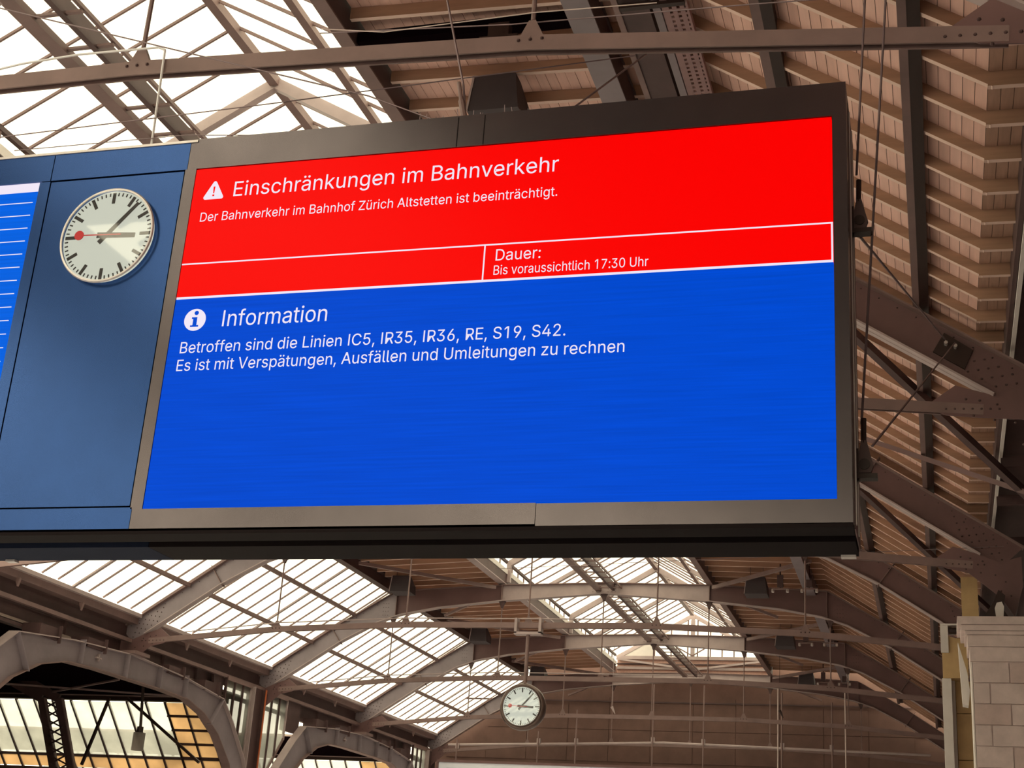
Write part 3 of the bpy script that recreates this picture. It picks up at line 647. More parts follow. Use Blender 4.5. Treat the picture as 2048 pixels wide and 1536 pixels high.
# main screen
sc = bpart('screen', MB().box(-6.57, -.69, .004, .06, Z(3.08), Z(5.057)), M['blue']); sc['label'] = 'blue information screen area'
sr = bpart('screen', MB().box(-6.57, -.69, .004, .06, Z(5.057), Z(6.385)), M['red']); sr['label'] = 'red warning screen area'
def line(par, x0, x1, z0, z1): return obj('divider_line', MB().box(x0, x1, -.002, .003, Z(z0), Z(z1)), M['white'], par)
line(sr, -6.565, -.69, 5.392, 5.404); line(sr, -6.565, -.69, 5.046, 5.066); line(sr, -3.655, -3.643, 5.066, 5.392); line(sr, -.705, -.690, 5.066, 5.404)
GLYPHS = json.loads('''{",":[188,[[38,-119,68,71,137,71,84,-119]]],".":[188,[[95,-4,78,-1,63,9,53,24,50,41,53,59,63,73,78,83,95,87,113,83,128,73,138,59,141,41,138,24,128,9,113,-1]]],"0":[453,[[227,-7,174,1,130,24,95,62,69,113,57,154,50,202,48,254,50,306,57,354,69,395,95,447,130,484,174,508,227,516,279,508,323,484,358,447,384,395,396,354,403,306,405,254,403,202,396,154,384,113,359,62,323,24,279,1],[227,50,261,56,290,74,313,103,330,144,340,194,344,254,340,314,330,365,313,405,290,435,261,453,227,460,192,453,163,435,140,405,123,365,113,314,109,254,113,194,123,144,140,103,163,74,192,56]]],"1":[453,[[76,0,76,55,391,55,391,0],[276,509,276,0,212,0,212,448,209,448,86,358,86,427,198,509]]],"2":[453,[[64,0,64,47,234,229,282,282,311,327,320,371,317,397,308,419,293,436,273,449,224,460,196,457,172,447,153,433,139,413,130,390,127,362,66,362,71,405,86,442,111,473,143,496,182,511,225,516,268,511,306,497,337,474,361,445,376,411,381,372,371,318,336,259,267,180,153,60,153,57,389,57,389,0]]],"3":[453,[[218,-7,173,-3,133,10,98,30,70,57,52,91,44,132,109,132,115,107,126,87,144,71,165,59,219,50,275,61,297,74,315,93,325,116,329,145,326,172,316,196,299,217,275,234,242,244,201,248,157,248,157,299,288,448,288,452,70,452,70,509,372,509,372,461,211,278,211,289,264,288,308,276,344,253,371,222,387,186,393,145,387,103,370,66,344,36,309,12,266,-2]]],"4":[453,[[40,105,40,158,247,509,311,509,109,166,109,163,413,163,413,105],[282,0,282,121,282,146,282,318,343,318,343,0]]],"5":[453,[[221,-7,178,-2,140,11,108,32,83,60,66,93,60,130,122,130,127,108,138,89,173,60,221,50,250,53,276,64,298,82,314,104,324,131,328,162,324,193,314,221,297,244,275,262,248,273,218,277,167,268,128,246,67,253,96,509,366,509,366,452,151,452,134,301,136,301,178,325,229,334,263,330,294,321,321,306,345,285,364,260,379,231,388,199,391,163,385,117,369,76,343,41,309,15,268,-1]]],"6":[453,[[226,-7,182,-1,142,15,109,40,84,74,69,115,64,162,68,199,80,239,137,340,252,509,322,509,151,261,145,261,165,288,196,307,235,314,278,309,316,295,346,271,370,240,384,201,389,157,384,112,368,73,343,39,310,14,271,-2],[226,48,254,52,279,63,299,79,314,101,324,128,327,157,324,187,314,213,299,235,279,251,254,262,226,265,198,262,174,252,153,235,138,214,128,188,125,158,128,128,138,102,153,79,174,63,198,52]]],"7":[453,[[97,0,323,448,323,452,62,452,62,509,391,509,391,449,165,0]]],"9":[453,[[226,516,271,510,310,494,343,468,368,434,384,393,389,347,385,309,373,270,315,168,200,0,130,0,301,248,307,248,287,221,257,202,218,195,175,199,137,214,106,237,83,269,68,307,64,352,69,397,85,436,110,469,143,494,182,510],[226,460,199,457,174,446,154,429,138,407,129,381,125,352,129,322,138,295,154,274,174,257,199,247,226,243,254,247,279,257,299,273,314,295,324,321,327,350,324,381,314,407,299,429,279,446,254,457]]],":":[188,[[95,-4,78,-1,63,9,53,24,50,41,53,59,63,73,78,83,95,87,113,83,128,73,138,59,141,41,138,24,128,9,113,-1],[95,271,78,274,63,284,53,299,50,316,53,334,63,349,78,359,95,362,113,359,128,349,138,334,141,316,138,299,128,284,113,274]]],"A":[480,[[16,0,201,509,276,509,463,0,395,0,287,302,264,372,232,478,245,478,213,371,191,302,85,0],[110,142,110,199,370,199,370,142]]],"B":[456,[[60,0,60,509,241,509,289,504,329,491,359,469,381,442,394,410,398,374,395,344,387,320,356,286,315,267,315,262,339,257,363,245,385,227,402,203,414,173,418,136,413,100,400,67,377,39,344,18,301,4,247,0],[125,57,245,57,296,63,330,80,349,105,355,137,352,161,342,184,327,203,306,218,279,228,248,231,125,231],[125,285,238,285,288,296,308,309,323,326,333,348,336,372,330,403,313,429,283,446,240,452,125,452]]],"C":[510,[[267,-7,225,-3,186,7,150,25,119,49,91,80,70,115,53,156,43,203,40,254,43,305,53,352,70,393,91,429,119,460,150,484,186,501,225,512,267,516,340,504,373,490,402,471,427,447,448,418,463,385,473,348,408,348,389,395,357,428,315,449,267,456,223,450,184,432,150,403,125,364,109,314,103,254,109,194,125,145,151,105,184,76,223,59,267,53,315,60,357,81,389,114,408,160,473,160,463,124,448,91,428,62,402,38,373,19,341,5,305,-4]]],"D":[502,[[219,0,96,0,96,57,215,57,272,63,318,81,354,110,379,149,394,198,399,255,394,312,379,361,354,399,320,428,275,446,221,452,93,452,93,509,225,509,272,505,315,495,353,478,399,441,433,391,449,351,459,305,462,255,459,205,449,159,433,119,412,84,384,54,351,31,312,14,267,3],[125,509,125,0,60,0,60,509]]],"E":[419,[[60,0,60,509,372,509,372,452,125,452,125,286,355,286,355,229,125,229,125,57,375,57,375,0]]],"I":[300,[[31,0,31,57,118,57,118,452,31,452,31,509,269,509,269,452,183,452,183,57,269,57,269,0]]],"L":[393,[[60,0,60,509,125,509,125,57,361,57,361,0]]],"R":[449,[[60,0,60,509,236,509,290,504,333,489,367,465,390,433,405,395,409,352,405,309,390,271,367,240,333,217,289,203,236,198,96,198,96,255,234,255,269,258,298,267,319,281,334,300,342,324,345,352,342,380,334,405,319,425,298,440,269,449,233,452,125,452,125,0],[353,0,230,229,303,229,428,0]]],"S":[447,[[224,-9,172,-4,128,9,91,31,64,60,46,96,38,137,104,137,110,110,123,88,142,71,166,59,224,49,257,52,286,60,311,74,329,92,341,114,346,139,342,161,332,179,296,205,245,222,184,239,128,260,86,289,60,326,52,372,58,413,75,448,102,476,138,498,180,511,227,516,275,511,316,498,351,476,377,449,394,415,401,378,337,378,326,412,302,437,267,453,225,459,194,456,167,448,145,435,129,418,118,398,115,376,119,352,131,334,169,308,212,293,264,279,312,264,359,238,395,198,405,171,408,139,403,99,386,64,360,34,323,11,278,-4]]],"U":[517,[[259,-8,203,-2,154,15,114,43,85,80,66,124,60,173,60,509,124,509,124,178,128,144,141,113,160,87,187,68,220,56,259,52,298,56,331,68,357,87,377,113,389,144,393,178,393,509,457,509,457,173,451,124,433,80,403,43,363,15,315,-2]]],"V":[480,[[204,0,16,509,84,509,192,206,215,137,248,31,235,31,267,138,290,206,395,509,463,509,278,0]]],"Z":[438,[[42,0,42,46,273,385,306,431,341,476,348,454,285,452,223,452,40,452,40,509,397,509,397,462,169,129,134,81,97,33,90,54,152,57,214,57,399,57,399,0]]],"a":[389,[[160,-9,126,-5,94,5,68,22,48,45,35,73,30,108,34,138,43,161,58,179,78,193,125,211,178,220,234,227,265,235,273,243,276,255,276,257,267,297,240,322,196,331,149,322,118,301,100,274,41,291,57,322,79,346,104,364,133,375,194,384,239,379,286,360,306,343,322,320,333,290,337,251,337,0,277,0,277,52,272,52,252,25,215,1],[170,45,202,49,228,59,248,74,263,93,272,115,276,138,276,190,259,182,231,176,200,171,175,168,134,159,103,139,95,124,92,105,102,72,130,52]]],"b":[424,[[229,-8,198,-5,172,4,138,31,118,59,112,59,112,0,53,0,53,509,114,509,114,319,118,319,137,346,171,373,197,381,229,384,274,378,313,361,345,332,370,293,385,245,390,189,385,133,370,84,346,45,313,16,274,-2],[220,47,253,51,279,66,301,88,316,117,325,151,328,189,325,227,316,261,301,290,280,311,253,325,220,330,188,325,161,312,140,291,125,263,116,229,113,189,116,150,125,115,140,86,162,65,188,51]]],"c":[396,[[207,-8,159,-2,117,16,82,46,56,85,40,133,34,187,40,243,56,291,82,330,117,360,159,378,207,384,260,377,305,356,340,322,362,277,303,262,290,289,270,311,242,325,207,330,173,325,145,310,124,287,108,258,99,224,96,187,99,151,108,117,124,89,145,66,173,51,207,46,243,52,271,66,292,89,304,117,363,102,341,56,306,21,261,-1]]],"d":[424,[[195,-8,151,-2,111,16,79,45,55,84,39,133,34,189,39,245,55,293,79,332,112,361,151,378,196,384,228,381,253,373,287,346,306,319,311,319,311,509,372,509,372,0,313,0,313,59,307,59,287,31,252,4,227,-5],[205,47,236,51,263,65,284,86,299,115,309,150,312,189,309,229,300,263,284,291,263,312,237,325,205,330,172,325,145,311,124,290,108,261,99,227,96,189,99,151,109,117,124,88,145,66,172,51]]],"e":[404,[[212,-8,161,-2,117,16,82,46,56,85,40,132,34,187,39,242,55,290,81,329,115,359,157,378,205,384,266,374,294,361,319,341,341,315,357,282,368,242,371,194,371,169,75,169,75,221,338,221,310,202,307,237,298,269,283,294,263,314,237,326,205,330,173,326,146,313,125,294,109,270,99,241,96,211,96,178,100,139,110,106,128,80,151,61,179,50,212,46,254,53,285,73,306,105,365,91,353,63,335,39,311,19,283,4,249,-5]]],"f":[254,[[228,379,228,327,6,327,6,379],[81,0,81,432,84,461,96,486,113,505,135,519,187,530,222,527,243,521,227,468,215,472,195,474,171,470,154,460,145,443,142,419,142,0]]],"g":[425,[[207,-151,168,-148,134,-140,82,-110,51,-69,101,-41,122,-66,154,-88,207,-97,249,-92,282,-75,304,-47,311,-6,311,68,306,68,287,41,252,16,227,8,195,5,152,10,113,27,80,53,55,90,39,136,34,191,39,246,55,293,80,332,112,361,152,378,196,384,228,382,253,373,288,346,308,319,313,319,313,379,372,379,372,-9,367,-54,350,-90,324,-117,291,-136,251,-147],[205,59,237,63,264,75,285,95,300,121,309,154,312,193,309,231,300,264,285,291,264,312,237,325,205,330,172,325,145,312,124,290,109,262,99,229,96,193,99,155,109,123,124,96,145,76,172,63]]],"h":[410,[[114,227,114,0,53,0,53,509,114,509,114,287,102,287,124,332,152,362,187,379,227,384,264,380,295,369,321,349,341,321,353,285,357,240,357,0,296,0,296,235,290,275,273,304,246,323,210,329,184,326,161,317,141,303,126,283,117,257]]],"i":[167,[[53,0,53,379,114,379,114,0],[84,443,67,446,54,455,44,468,41,483,44,499,54,512,67,521,84,524,100,521,114,512,123,499,126,483,123,468,114,455,100,446]]],"k":[381,[[110,137,110,212,121,212,284,379,360,379,184,199,177,199],[53,0,53,509,114,509,114,0],[294,0,148,186,191,229,372,0]]],"l":[189,[[139,-2,101,3,74,20,58,47,53,84,53,509,114,509,114,99,120,62,130,54,146,52,160,53,170,54,181,3,162,-1]]],"m":[610,[[53,0,53,379,112,379,112,295,108,295,118,323,132,346,172,376,219,386,257,380,287,361,309,331,321,295,312,295,322,321,337,343,381,375,437,386,468,383,497,372,522,354,541,328,553,296,557,255,557,0,496,0,496,254,490,289,473,313,447,326,419,330,395,328,374,320,345,290,335,247,335,0,274,0,274,260,269,288,253,311,229,326,199,330,158,320,140,307,126,289,117,266,114,238,114,0]]],"n":[410,[[114,227,114,0,53,0,53,379,112,379,112,287,102,287,124,332,152,362,187,379,227,384,264,380,295,369,321,349,341,321,353,285,357,240,357,0,296,0,296,235,290,275,273,304,246,323,210,329,184,326,161,317,141,303,126,283,117,257]]],"o":[415,[[207,-8,159,-2,117,16,82,46,56,85,40,133,34,187,40,243,56,291,82,330,117,360,159,378,207,384,256,378,299,360,333,330,359,291,376,243,381,187,376,133,359,85,333,46,299,16,256,-2],[207,46,242,51,270,66,292,89,307,117,316,151,319,187,316,224,307,258,292,287,270,310,242,325,207,330,173,325,145,310,124,287,108,258,99,224,96,187,99,151,108,117,124,89,145,66,173,51]]],"p":[424,[[53,-143,53,379,112,379,112,319,118,319,137,346,171,373,197,381,229,384,274,378,313,361,345,332,370,293,385,245,390,189,385,133,370,84,346,45,313,16,274,-2,229,-8,198,-5,173,4,138,31,118,59,114,59,114,-143],[220,47,253,51,279,66,301,88,316,117,325,151,328,189,325,227,316,261,301,290,280,311,253,325,220,330,188,325,161,312,140,291,125,263,116,229,113,189,116,150,125,115,140,86,162,65,188,51]]],"r":[259,[[53,0,53,379,112,379,112,321,115,321,130,347,152,367,181,380,213,385,229,384,243,384,243,322,230,324,207,326,182,323,159,315,140,301,126,284,117,262,114,237,114,0]]],"s":[365,[[182,-8,145,-5,112,3,84,18,62,38,45,63,36,94,94,107,105,79,124,60,150,49,181,45,217,50,244,62,262,81,268,103,265,121,254,136,237,147,212,155,149,170,104,186,72,208,53,237,47,274,51,305,65,332,87,354,115,370,149,381,187,384,223,381,254,372,279,358,299,339,324,290,268,277,258,298,243,316,219,328,187,333,156,329,131,317,114,299,109,277,112,258,124,243,172,223,229,209,275,194,306,171,325,142,331,107,326,75,312,47,290,24,260,6,223,-5]]],"t":[227,[[204,379,204,327,6,327,6,379],[65,471,126,471,126,98,128,76,136,61,150,53,170,50,185,51,202,54,213,2,192,-3,168,-4,125,2,92,21,72,52,65,93]]],"u":[410,[[182,-5,146,-1,115,11,89,31,69,59,57,95,53,139,53,379,114,379,114,144,119,105,137,75,164,56,200,50,226,53,249,62,268,77,283,97,293,122,296,153,296,379,357,379,357,0,298,0,298,92,307,92,286,47,257,17,222,0]]],"v":[389,[[163,0,17,379,84,379,165,155,187,87,206,21,184,21,203,87,224,155,305,379,371,379,226,0]]],"z":[380,[[42,0,42,46,254,320,254,323,48,323,48,379,333,379,333,331,126,60,126,56,339,56,339,0]]],"ä":[389,[[160,-9,126,-5,94,5,68,22,48,45,35,73,30,108,34,138,43,161,58,179,78,193,125,211,178,220,234,227,265,235,273,243,276,255,276,257,267,297,240,322,196,331,149,322,118,301,100,274,41,291,57,322,79,346,104,364,133,375,194,384,239,379,286,360,306,343,322,320,333,290,337,251,337,0,277,0,277,52,272,52,252,25,215,1],[170,45,202,49,228,59,248,74,263,93,272,115,276,138,276,190,259,182,231,176,200,171,175,168,134,159,103,139,95,124,92,105,102,72,130,52],[261,443,246,446,233,455,224,468,221,483,224,499,233,512,246,520,261,523,277,520,290,512,299,499,301,483,299,468,290,455,277,446],[117,443,102,446,89,455,80,468,77,483,80,499,89,512,102,520,117,523,133,520,146,512,155,499,158,483,155,468,146,455,133,446]]],"ü":[410,[[182,-5,146,-1,115,11,89,31,69,59,57,95,53,139,53,379,114,379,114,144,119,105,137,75,164,56,200,50,226,53,249,62,268,77,283,97,293,122,296,153,296,379,357,379,357,0,298,0,298,92,307,92,286,47,257,17,222,0],[277,443,261,446,248,455,239,468,236,483,239,499,248,512,261,520,277,523,292,520,305,512,314,499,317,483,314,468,305,455,292,446],[133,443,118,446,104,455,96,468,93,483,96,499,104,512,118,520,133,523,149,520,162,512,170,499,173,483,170,468,162,455,149,446]]]," ":[188,[]]}''')
GLYPHS['I'] = [200, [[68, 0, 68, 509, 132, 509, 132, 0]]]; GLYPHS['1'] = [GLYPHS['1'][0]-20, GLYPHS['1'][1][1:]]
GM = {}
def area2(c): return sum(c[i-1].x*c[i].y-c[i].x*c[i-1].y for i in range(len(c)))
def inside(p, c):
    r = False
    for i in range(len(c)):
        a_, b_ = c[i-1], c[i]
        if (a_.y > p.y) != (b_.y > p.y) and p.x < (b_.x-a_.x)*(p.y-a_.y)/(b_.y-a_.y)+a_.x: r = not r
    return r
def glyph_mesh(ch):
    if ch in GM: return GM[ch]
    cs = [[Vector((q[i]/509, q[i+1]/509, 0)) for i in range(0, len(q), 2)] for q in GLYPHS[ch][1]]
    sgn = area2(max(cs, key=lambda c: abs(area2(c)))) > 0
    outs = [c for c in cs if (area2(c) > 0) == sgn]; holes = [c for c in cs if (area2(c) > 0) != sgn]
    mb = MB()
    for o_ in outs:
        loops = [o_]+[h for h in holes if inside(h[0], o_)]
        tris = tessellate_polygon(loops); flat = [v for l_ in loops for v in l_]
        mb.add([(v.x, 0, v.y) for v in flat], tris)
    me = mb.mesh('letter'); me.materials.append(M['white']); GM[ch] = me; return me
def text(par, s, x0, x1, base, cap, y=-.004):
    tot = sum(GLYPHS[c][0] for c in s)/509; k = (x1-x0)/tot; x = x0
    for c in s:
        if c != ' ':
            o = bpy.data.objects.new('letter', glyph_mesh(c)); o.location = (x, y, Z(base)); o.scale = (k, 1, cap); link(o, par)
        x += GLYPHS[c][0]/509*k
text(sr, 'Einschränkungen im Bahnverkehr', -6.163, -3.027, 6.068, .152)
text(sr, 'Der Bahnverkehr im Bahnhof Zürich Altstetten ist beeinträchtigt.', -6.461, -3.02, 5.826, .093)
text(sr, 'Dauer:', -3.555, -3.134, 5.240, .108)
text(sr, 'Bis voraussichtlich 17:30 Uhr', -3.561, -2.202, 5.106, .088)
text(sc, 'Information', -6.085, -5.041, 4.756, .155)
text(sc, 'Betroffen sind die Linien IC5, IR35, IR36, RE, S19, S42.', -6.458, -2.875, 4.512, .108)
text(sc, 'Es ist mit Verspätungen, Ausfällen und Umleitungen zu rechnen', -6.465, -2.367, 4.342, .108)
tri = []
for cx_, cz_, a0 in ((-6.435, 6.075, 210), (-6.27, 6.075, 330), (-6.352, 6.225, 90)):
    for da in (-55, -20, 20, 55): tri.append((cx_+.018*math.cos(math.radians(a0+da)), Z(cz_)+.018*math.sin(math.radians(a0+da))))
wt = obj('warning_icon', MB().prism(tri, -.003, .003), M['white'], sr)
obj('exclamation_mark', MB().prism([(-6.361, Z(6.185)), (-6.343, Z(6.185)), (-6.347, Z(6.115)), (-6.357, Z(6.115))], -.006, -.0035).prism([(-6.361, Z(6.085)), (-6.343, Z(6.085)), (-6.343, Z(6.102)), (-6.361, Z(6.102))], -.006, -.0035), M['red'], sr)
circ = [(-6.345+.106*math.cos(2*math.pi*i/40), Z(4.835)+.106*math.sin(2*math.pi*i/40)) for i in range(40)]
obj('information_icon', MB().prism(circ, -.003, .003), M['white'], sc)
dot = [(-6.335+.021*math.cos(2*math.pi*i/16), Z(4.9)+.021*math.sin(2*math.pi*i/16)) for i in range(16)]
obj('letter_i', MB().prism(dot, -.006, -.0035).prism([(-6.375, Z(4.858)), (-6.322, Z(4.858)), (-6.322, Z(4.78)), (-6.302, Z(4.78)), (-6.302, Z(4.765)), (-6.382, Z(4.765)), (-6.382, Z(4.78)), (-6.36, Z(4.78)), (-6.36, Z(4.843)), (-6.375, Z(4.843))], -.006, -.0035), M['blue'], sc)
# left screen
sl = bpart('screen', MB().box(XL+.2, -8.265, .004, .06, Z(3.1), Z(6.29)), M['blue2']); sl['label'] = 'blue departure list screen with white header'
obj('header_strip', MB().box(XL+.2, -8.265, .0, .06, Z(6.295), Z(6.385)), M['white'], sl)
z = 6.17
for i in range(20):
    if z > 3.2: obj('row_line', MB().box(XL+.2, -8.30, -.002, .003, Z(z), Z(z)+.007), M['white'], sl)
    z -= .138
# anti-bird spikes, posts and wire on the top of the board
sp = MB()
for i in range(34):
    x = -4.6+i*.035; sp.tube((x, .3+(i % 3)*.05, Z(6.71)), (x-.04+(i % 5)*.02, .25+(i % 3)*.1, Z(6.86+.03*(i % 4))), .0035, 4)
b = stuff(obj('bird_spikes', sp, M['cable'], t))
for x in (-7.9, -6.1, -3.75, -1.95): bpart('wire_post', MB().tube((x, .35, Z(6.71)), (x, .35, Z(6.84)), .008).tube((x-.1, .35, Z(6.83)), (x+.1, .35, Z(6.83)), .003), M['chrome'])
bpart('bird_wire', MB().tube((XL, .35, Z(6.80)), (-.6, .35, Z(6.80)), .0025, 4).tube((XL, .35, Z(6.76)), (-.6, .35, Z(6.76)), .0025, 4), M['cable'])

# ------------------------------------------------------------------ clocks
def clock(t, c, r, casing):
    cx_, cy_, cz_ = c
    def disc(rad, y0, y1): return MB().lathe([(0, -y1), (rad, -y1), (rad, -y0), (0, -y0)], (cx_, cy_, cz_), (0, -1, 0), 64)
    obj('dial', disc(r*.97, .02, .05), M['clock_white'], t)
    obj('rim', MB().lathe([(r*.965, .0), (r*.965, .045 if casing else .012), (r*1.0, .05 if casing else .014), (r*1.02, .0)], (cx_, cy_, cz_), (0, -1, 0), 64), M['clock_case'] if casing else M['chrome'], t, smooth=False)
    def bar(ang, r0_, r1_, w, yy=-.024, w2=None):
        a = math.radians(ang); d = Vector((math.sin(a), 0, math.cos(a))); n_ = Vector((math.cos(a), 0, -math.sin(a))); o_ = Vector((cx_, cy_-yy, cz_)); w2 = w if w2 is None else w2
        mb = MB(); P = [o_+d*r0_*r-n_*w/2*r, o_+d*r0_*r+n_*w/2*r, o_+d*r1_*r+n_*w2/2*r, o_+d*r1_*r-n_*w2/2*r]
        off = Vector((0, -.004, 0)); return mb.add(P+[p+off for p in P], [(0, 1, 2, 3), (7, 6, 5, 4), (0, 4, 5, 1), (1, 5, 6, 2), (2, 6, 7, 3), (3, 7, 4, 0)])
    for h in range(12): obj('hour_mark', bar(h*30, .70, .93, .068, -.017), M['clock_black'], t)
    mm = MB()
    for k_ in range(60):
        if k_ % 5:
            b_ = bar(k_*6, .86, .93, .026, -.017); mm.add(b_.v, b_.f)
    stuff(obj('minute_marks', mm, M['clock_black'], t))
    obj('hour_hand', bar(93.5, -.22, .62, .12, -.006, .1), M['clock_black'], t)
    obj('minute_hand', bar(42, -.22, .88, .10, .0, .07), M['clock_black'], t)
    sh_ = bar(272, -.32, .55, .022, .006, .02)
    a = math.radians(272); sh_.lathe([(0, .012), (.1*r, .012), (.1*r, .004), (0, .004)], (cx_+math.sin(a)*.6*r, cy_, cz_+math.cos(a)*.6*r), (0, -1, 0), 24)
    obj('second_hand', sh_, M['clock_red'], t)
    obj('cover_glass', MB().lathe([(0, .03), (r*.96, .03), (r*.96, .026), (0, .026)], (cx_, cy_, cz_), (0, -1, 0), 64), M['clock_glass'], t)
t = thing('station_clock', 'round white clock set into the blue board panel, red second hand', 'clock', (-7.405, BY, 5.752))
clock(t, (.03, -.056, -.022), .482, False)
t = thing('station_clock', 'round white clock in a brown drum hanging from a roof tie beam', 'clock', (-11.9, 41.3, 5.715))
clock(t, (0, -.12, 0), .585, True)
obj('drum', MB().lathe([(0, -.34), (.55, -.34), (.66, -.25), (.69, -.1), (.69, .02), (.665, .08), (.62, .115), (.575, .09), (.57, .02), (0, .02)], (0, 0, 0), (0, -1, 0), 64), M['clock_case'], t, smooth=True)
obj('pendant_rod', MB().tube((0, .12, .66), (0, .12, 2.2), .055, 10), M['steel'], t)
obj('yoke', MB().box(-.42, -.34, .0, .3, 2.2, 2.66).box(.34, .42, .0, .3, 2.2, 2.66).box(-.42, .42, .0, .3, 2.16, 2.24), M['steel_light'], t)
obj('stay', MB().tube((.02, .1, .72), (.18, .1, .62), .02).tube((-.02, .1, .72), (-.22, .1, .66), .02), M['steel_light'], t)

# ------------------------------------------------------------------ loudspeakers, spotlights
def speaker(x, y, z, label, w=.74, h=.6):
    t = thing('loudspeaker', label, 'loudspeaker', (x, y, z), 'box loudspeakers under the roof')
    a, b = w*.44, w*.54
    pr = [(0, 0, b), (.72, -.02, b), (.72, .3, b*.96), (.3, h, a), (0, h, a)]
    v = [(-q, y_, z_) for y_, z_, q in pr] + [(q, y_, z_) for y_, z_, q in pr]
    obj('cabinet', MB().add(v, [(0, 1, 2, 3, 4), (9, 8, 7, 6, 5)] + [(i, 5+i, 5+(i+1) % 5, (i+1) % 5) for i in range(5)]), M['speaker'], t)
    obj('edge_trim', MB().beam((-b, -.01, 0), (-a, -.01, h), .03, .02, (0, 1, 0)), M['steel_light'], t)
    for dx in (-.2, .25): obj('hanger', MB().tube((dx, .15, h), (dx, .15, h+.6), .014), M['steel'], t)
speaker(-6.12, 17.6, 11.22, 'big black box loudspeaker hanging just above the board top edge')
speaker(-6.1, 49.9, 11.03, 'black box loudspeaker right of the skylight, nearer of the two below the board')
speaker(-6.1, 59.9, 11.03, 'black box loudspeaker right of the skylight, just above the second lower tie beam')
speaker(-6.1, 69.9, 11.0, 'dim box loudspeaker right of the skylight by the end wall')
speaker(-19.5, 49.9, 11.1, 'black box loudspeaker left of the skylight just under the board')
speaker(-19.5, 59.9, 11.1, 'black box loudspeaker left of the skylight above the hanging clock')
speaker(-19.5, 69.9, 11.1, 'dim box loudspeaker partly behind the hanging clock')
def spots(x, y, z, label):
    t = thing('spotlight_bar', label, 'spotlight', (x, y, z), 'twin spotlight bars')
    obj('bar', MB().box(-.3, .3, -.03, .03, 0, .05), M['steel'], t)
    obj('drop_rod', MB().tube((0, 0, .05), (0, 0, .9), .03), M['steel_dark'], t)
    obj('junction_box', MB().box(-.1, .1, -.06, .06, .08, .5), M['steel_dark'], t)
    for dx in (-.25, .25): obj('lamp_head', MB().tube((dx, 0, 0), (dx, -.02, -.1), .05, 8), M['chrome'], t)
for x, y, lb in ((-5.14, 49, 'nearest, beside the right hand loudspeaker'), (-4.15, 49, 'nearest, right one'), (-5.15, 59, 'middle, left one'), (-4.16, 59, 'middle, right one'), (-5.22, 69, 'farthest, left one'), (-4.24, 69, 'farthest, right one')):
    spots(x, y, 10.97, 'small twin spotlight bar under the right timber roof, ' + lb)

# ------------------------------------------------------------------ cable trays beside the wide purlin
t = thing('cable_tray', 'perforated metal cable tray beside the wide grey purlin', 'cable tray', (-2.95, 10, 11.0))
tr = MB()
for i in range(3): tr.box(-.14+i*.1, -.08+i*.1, 0, 11, 0, .02)
for i in range(110): tr.box(-.14, .14, i*.1, i*.1+.05, .003, .018)
obj('tray', tr, M['tray'], t); obj('lip', MB().box(-.17, -.14, 0, 11, 0, .1).box(.14, .17, 0, 11, 0, .1), M['tray'], t)
t = thing('cable_duct', 'flat grey riveted duct running next to the cable tray', 'duct', (-3.45, 10, 11.05))
obj('duct', MB().box(-.22, .16, 0, 11, 0, .2), M['steel_dark'], t)
obj('rail', MB().box(-.3, -.22, 0, 11, -.02, .2), M['steel'], t); obj('rail', MB().box(.2, .3, 0, 11, 0, .1), M['steel_grey'], t)
for y in (2.8, 5.1): obj('cross_bar', MB().box(-.2, .65, y, y+.08, -.1, -.03), M['near_black'], t)
o = obj('blind_box', MB().box(0, 3.45, 0, .2, 0, .18).box(1.55, 2.1, -.1, .25, -.12, 0), M['pitch'], None, (X0+4.1, 16.3, 11.72)); tag(o, 'long dark box under the timber ceiling above the board', 'duct')
o = obj('floodlight', MB().box(0, .55, 0, .25, 0, .16).box(.1, .4, .05, .2, .16, .4), M['near_black'], None, (-5.8, 15.9, 11.15)); tag(o, 'small dark floodlight mounted behind the nearest tie beam', 'floodlight')

# ------------------------------------------------------------------ cables, pulleys, wires
def cable(pts, r, label, m_='cable', name='steel_cable', group=None):
    p0 = Vector(pts[0]); o = obj(name, MB().path([tuple(Vector(p)-p0) for p in pts], r), M[m_], None, pts[0]); return tag(o, label, 'cable', group)
cable([(-.415, 11.15, 12.0), (-.415+.0, 11.15, 7.9), (-.52, 11.15, 6.12)], .011, 'steel cable running up from the upper pulley, left of the pair')
cable([(-.23, 11.15, 12.0), (-.235, 11.15, 7.85), (-.52, 11.15, 3.85)], .011, 'long steel cable running up from the lower pulley, right of the pair')
cable([(-.50, 11.2, 5.55), (.30, 21.2, 8.66)], .012, 'brace cable from the upper pulley to the black plate')
cable([(-.44, 11.2, 3.68), (.44, 21.2, 8.6)], .012, 'brace cable from the lower pulley to the black plate')
for z, lb in ((5.58, 'upper'), (3.42, 'lower')):
    t = thing('cable_pulley', 'dark %s cable pulley block bolted to the right side of the board' % lb, 'pulley', (-.5, 11.1, z))
    obj('cheek_plate', MB().prism([(-.05, .0), (.05, .0), (.07, .06), (.05, .14), (.02, .27), (-.02, .27), (-.06, .1)], -.02, .02), M['steel_dark'], t)
    obj('sheave', MB().lathe([(0, -.03), (.045, -.03), (.045, .03), (0, .03)], (.0, 0, .07), (0, -1, 0), 16), M['near_black'], t)
    obj('socket', MB().tube((-.005, .0, .25), (.0, .0, .46), .022, 8), M['near_black'], t)
    obj('bracket', MB().box(-.07, .1, -.04, .06, -.05, -.01).box(-.075, -.045, -.03, .03, -.05, .2), M['near_black'], t)
cable([(-4.43, 11, 8.5), (-4.13, 11, 7.3), (-4.05, 11, 6.75)], .012, 'stay rod leading up from the board top by the bird spikes')
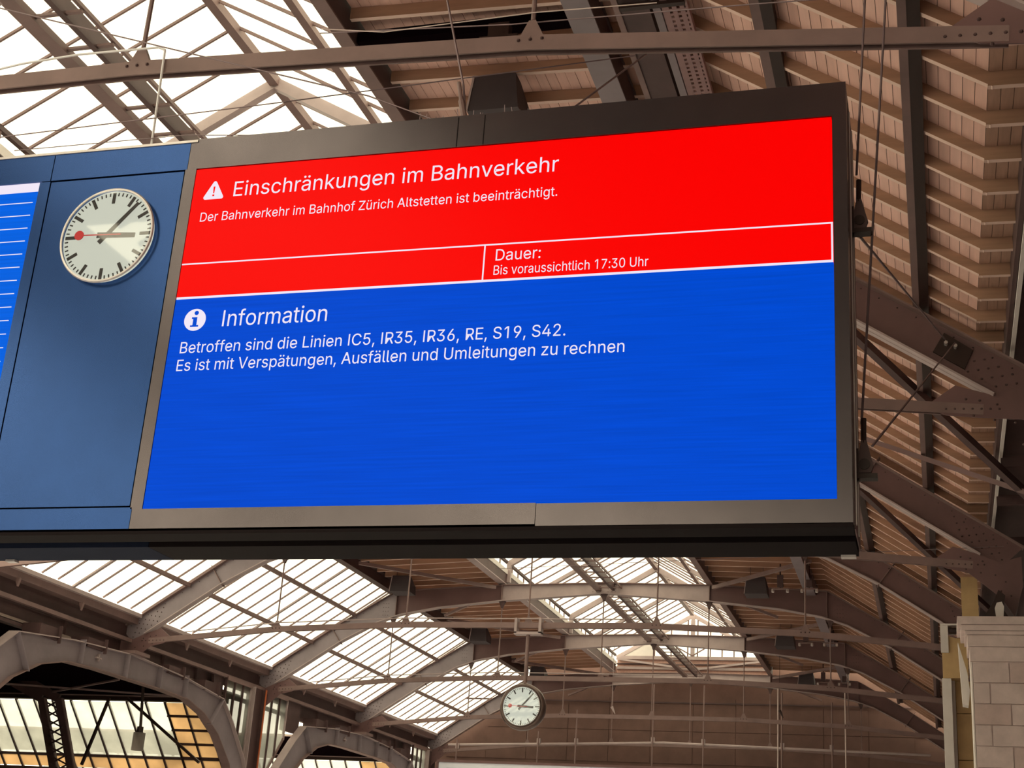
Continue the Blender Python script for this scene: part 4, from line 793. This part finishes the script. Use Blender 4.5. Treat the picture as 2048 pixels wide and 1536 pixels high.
o = obj('turnbuckle', MB().tube((0, 0, 0), (-.1, 0, .42), .03, 8).tube((-.1, 0, .42), (-.14, 0, .62), .02, 8), M['steel'], None, (-4.03, 10.98, 6.7)); tag(o, 'steel turnbuckle on the board top beside the bird spikes', 'turnbuckle')
cable([(-9.35, 10.7, 8.62), (-5.0, 10.8, 7.15), (-4.0, 10.9, 6.72)], .0075, 'thin stay cable sloping down from upper left to the board top')
cable([(-9.3, 11, 7.2), (-6.1, 11, 7.3), (-2.7, 12, 8.12)], .0065, 'thin cable rising to the right across the skylight to the wide purlin')
cable([(-3.3, 11, 6.75), (-2.68, 13, 8.9)], .010, 'stay cable from the board top up to the wide purlin, rising to the right')
cable([(-9.2, 11.3, 7.22), (-7.2, 11.3, 7.22), (-5.9, 11.3, 7.1)], .005, 'thin horizontal wire just above the left end of the board')
cable([(-12.1, 11.46, 8.05), (-9.4, 11.38, 8.36), (-8.7, 11.38, 8.40), (-7.74, 11.38, 8.38), (-7.66, 11.38, 8.34), (-7.655, 11.38, 8.2), (-7.56, 11.3, 6.8)], .013, 'pale cable lying on the nearest tie beam and dropping to the board', 'cable_white')
cable([(-6.0, 11.6, 8.5), (-3.9, 11.6, 8.36), (-1.5, 11.6, 8.3), (1.2, 11.6, 8.2)], .007, 'thin wire stretched above the nearest tie beam')
cable([(-5.9, 11.42, 8.42), (-5.2, 11.42, 8.30), (-3.6, 11.42, 8.34), (-2.4, 11.5, 8.36)], .006, 'frayed pale rope along the nearest tie beam', 'stone')
for n, lb in ((0, 'clock truss'), (1, 'truss behind the clock')):
    cable([(X0-11.5, RY(n)-.08, 7.86), (X0-8.3, RY(n)-.08, 8.18), (X0-3.95, RY(n)-.08, 8.36), (X0+3.0, RY(n)-.08, 8.36)], .018, 'thin cable lying on the tie beam of the ' + lb, 'steel_light')
cable([(X0+1.5, 33, 7.9), (X0+13.4, 31.3, 7.95)], .006, 'thin wire just above the tie beam beside the board')
for i, (x, z) in enumerate(((-13.69, 8.9), (-6.47, 8.9))):
    o = obj('hanging_bird_decoy', MB().tube((0, 0, 0), (.15, 0, -.3), .07, 6, .02).tube((0, 0, 0), (0, 0, 2.6), .012, 4), M['steel_light'] if i == 0 else M['near_black'], None, (x, 61.46, z-.3))
    tag(o, '%s small figure hanging on a thread before the end wall' % ('pale' if i == 0 else 'dark'), 'ornament')
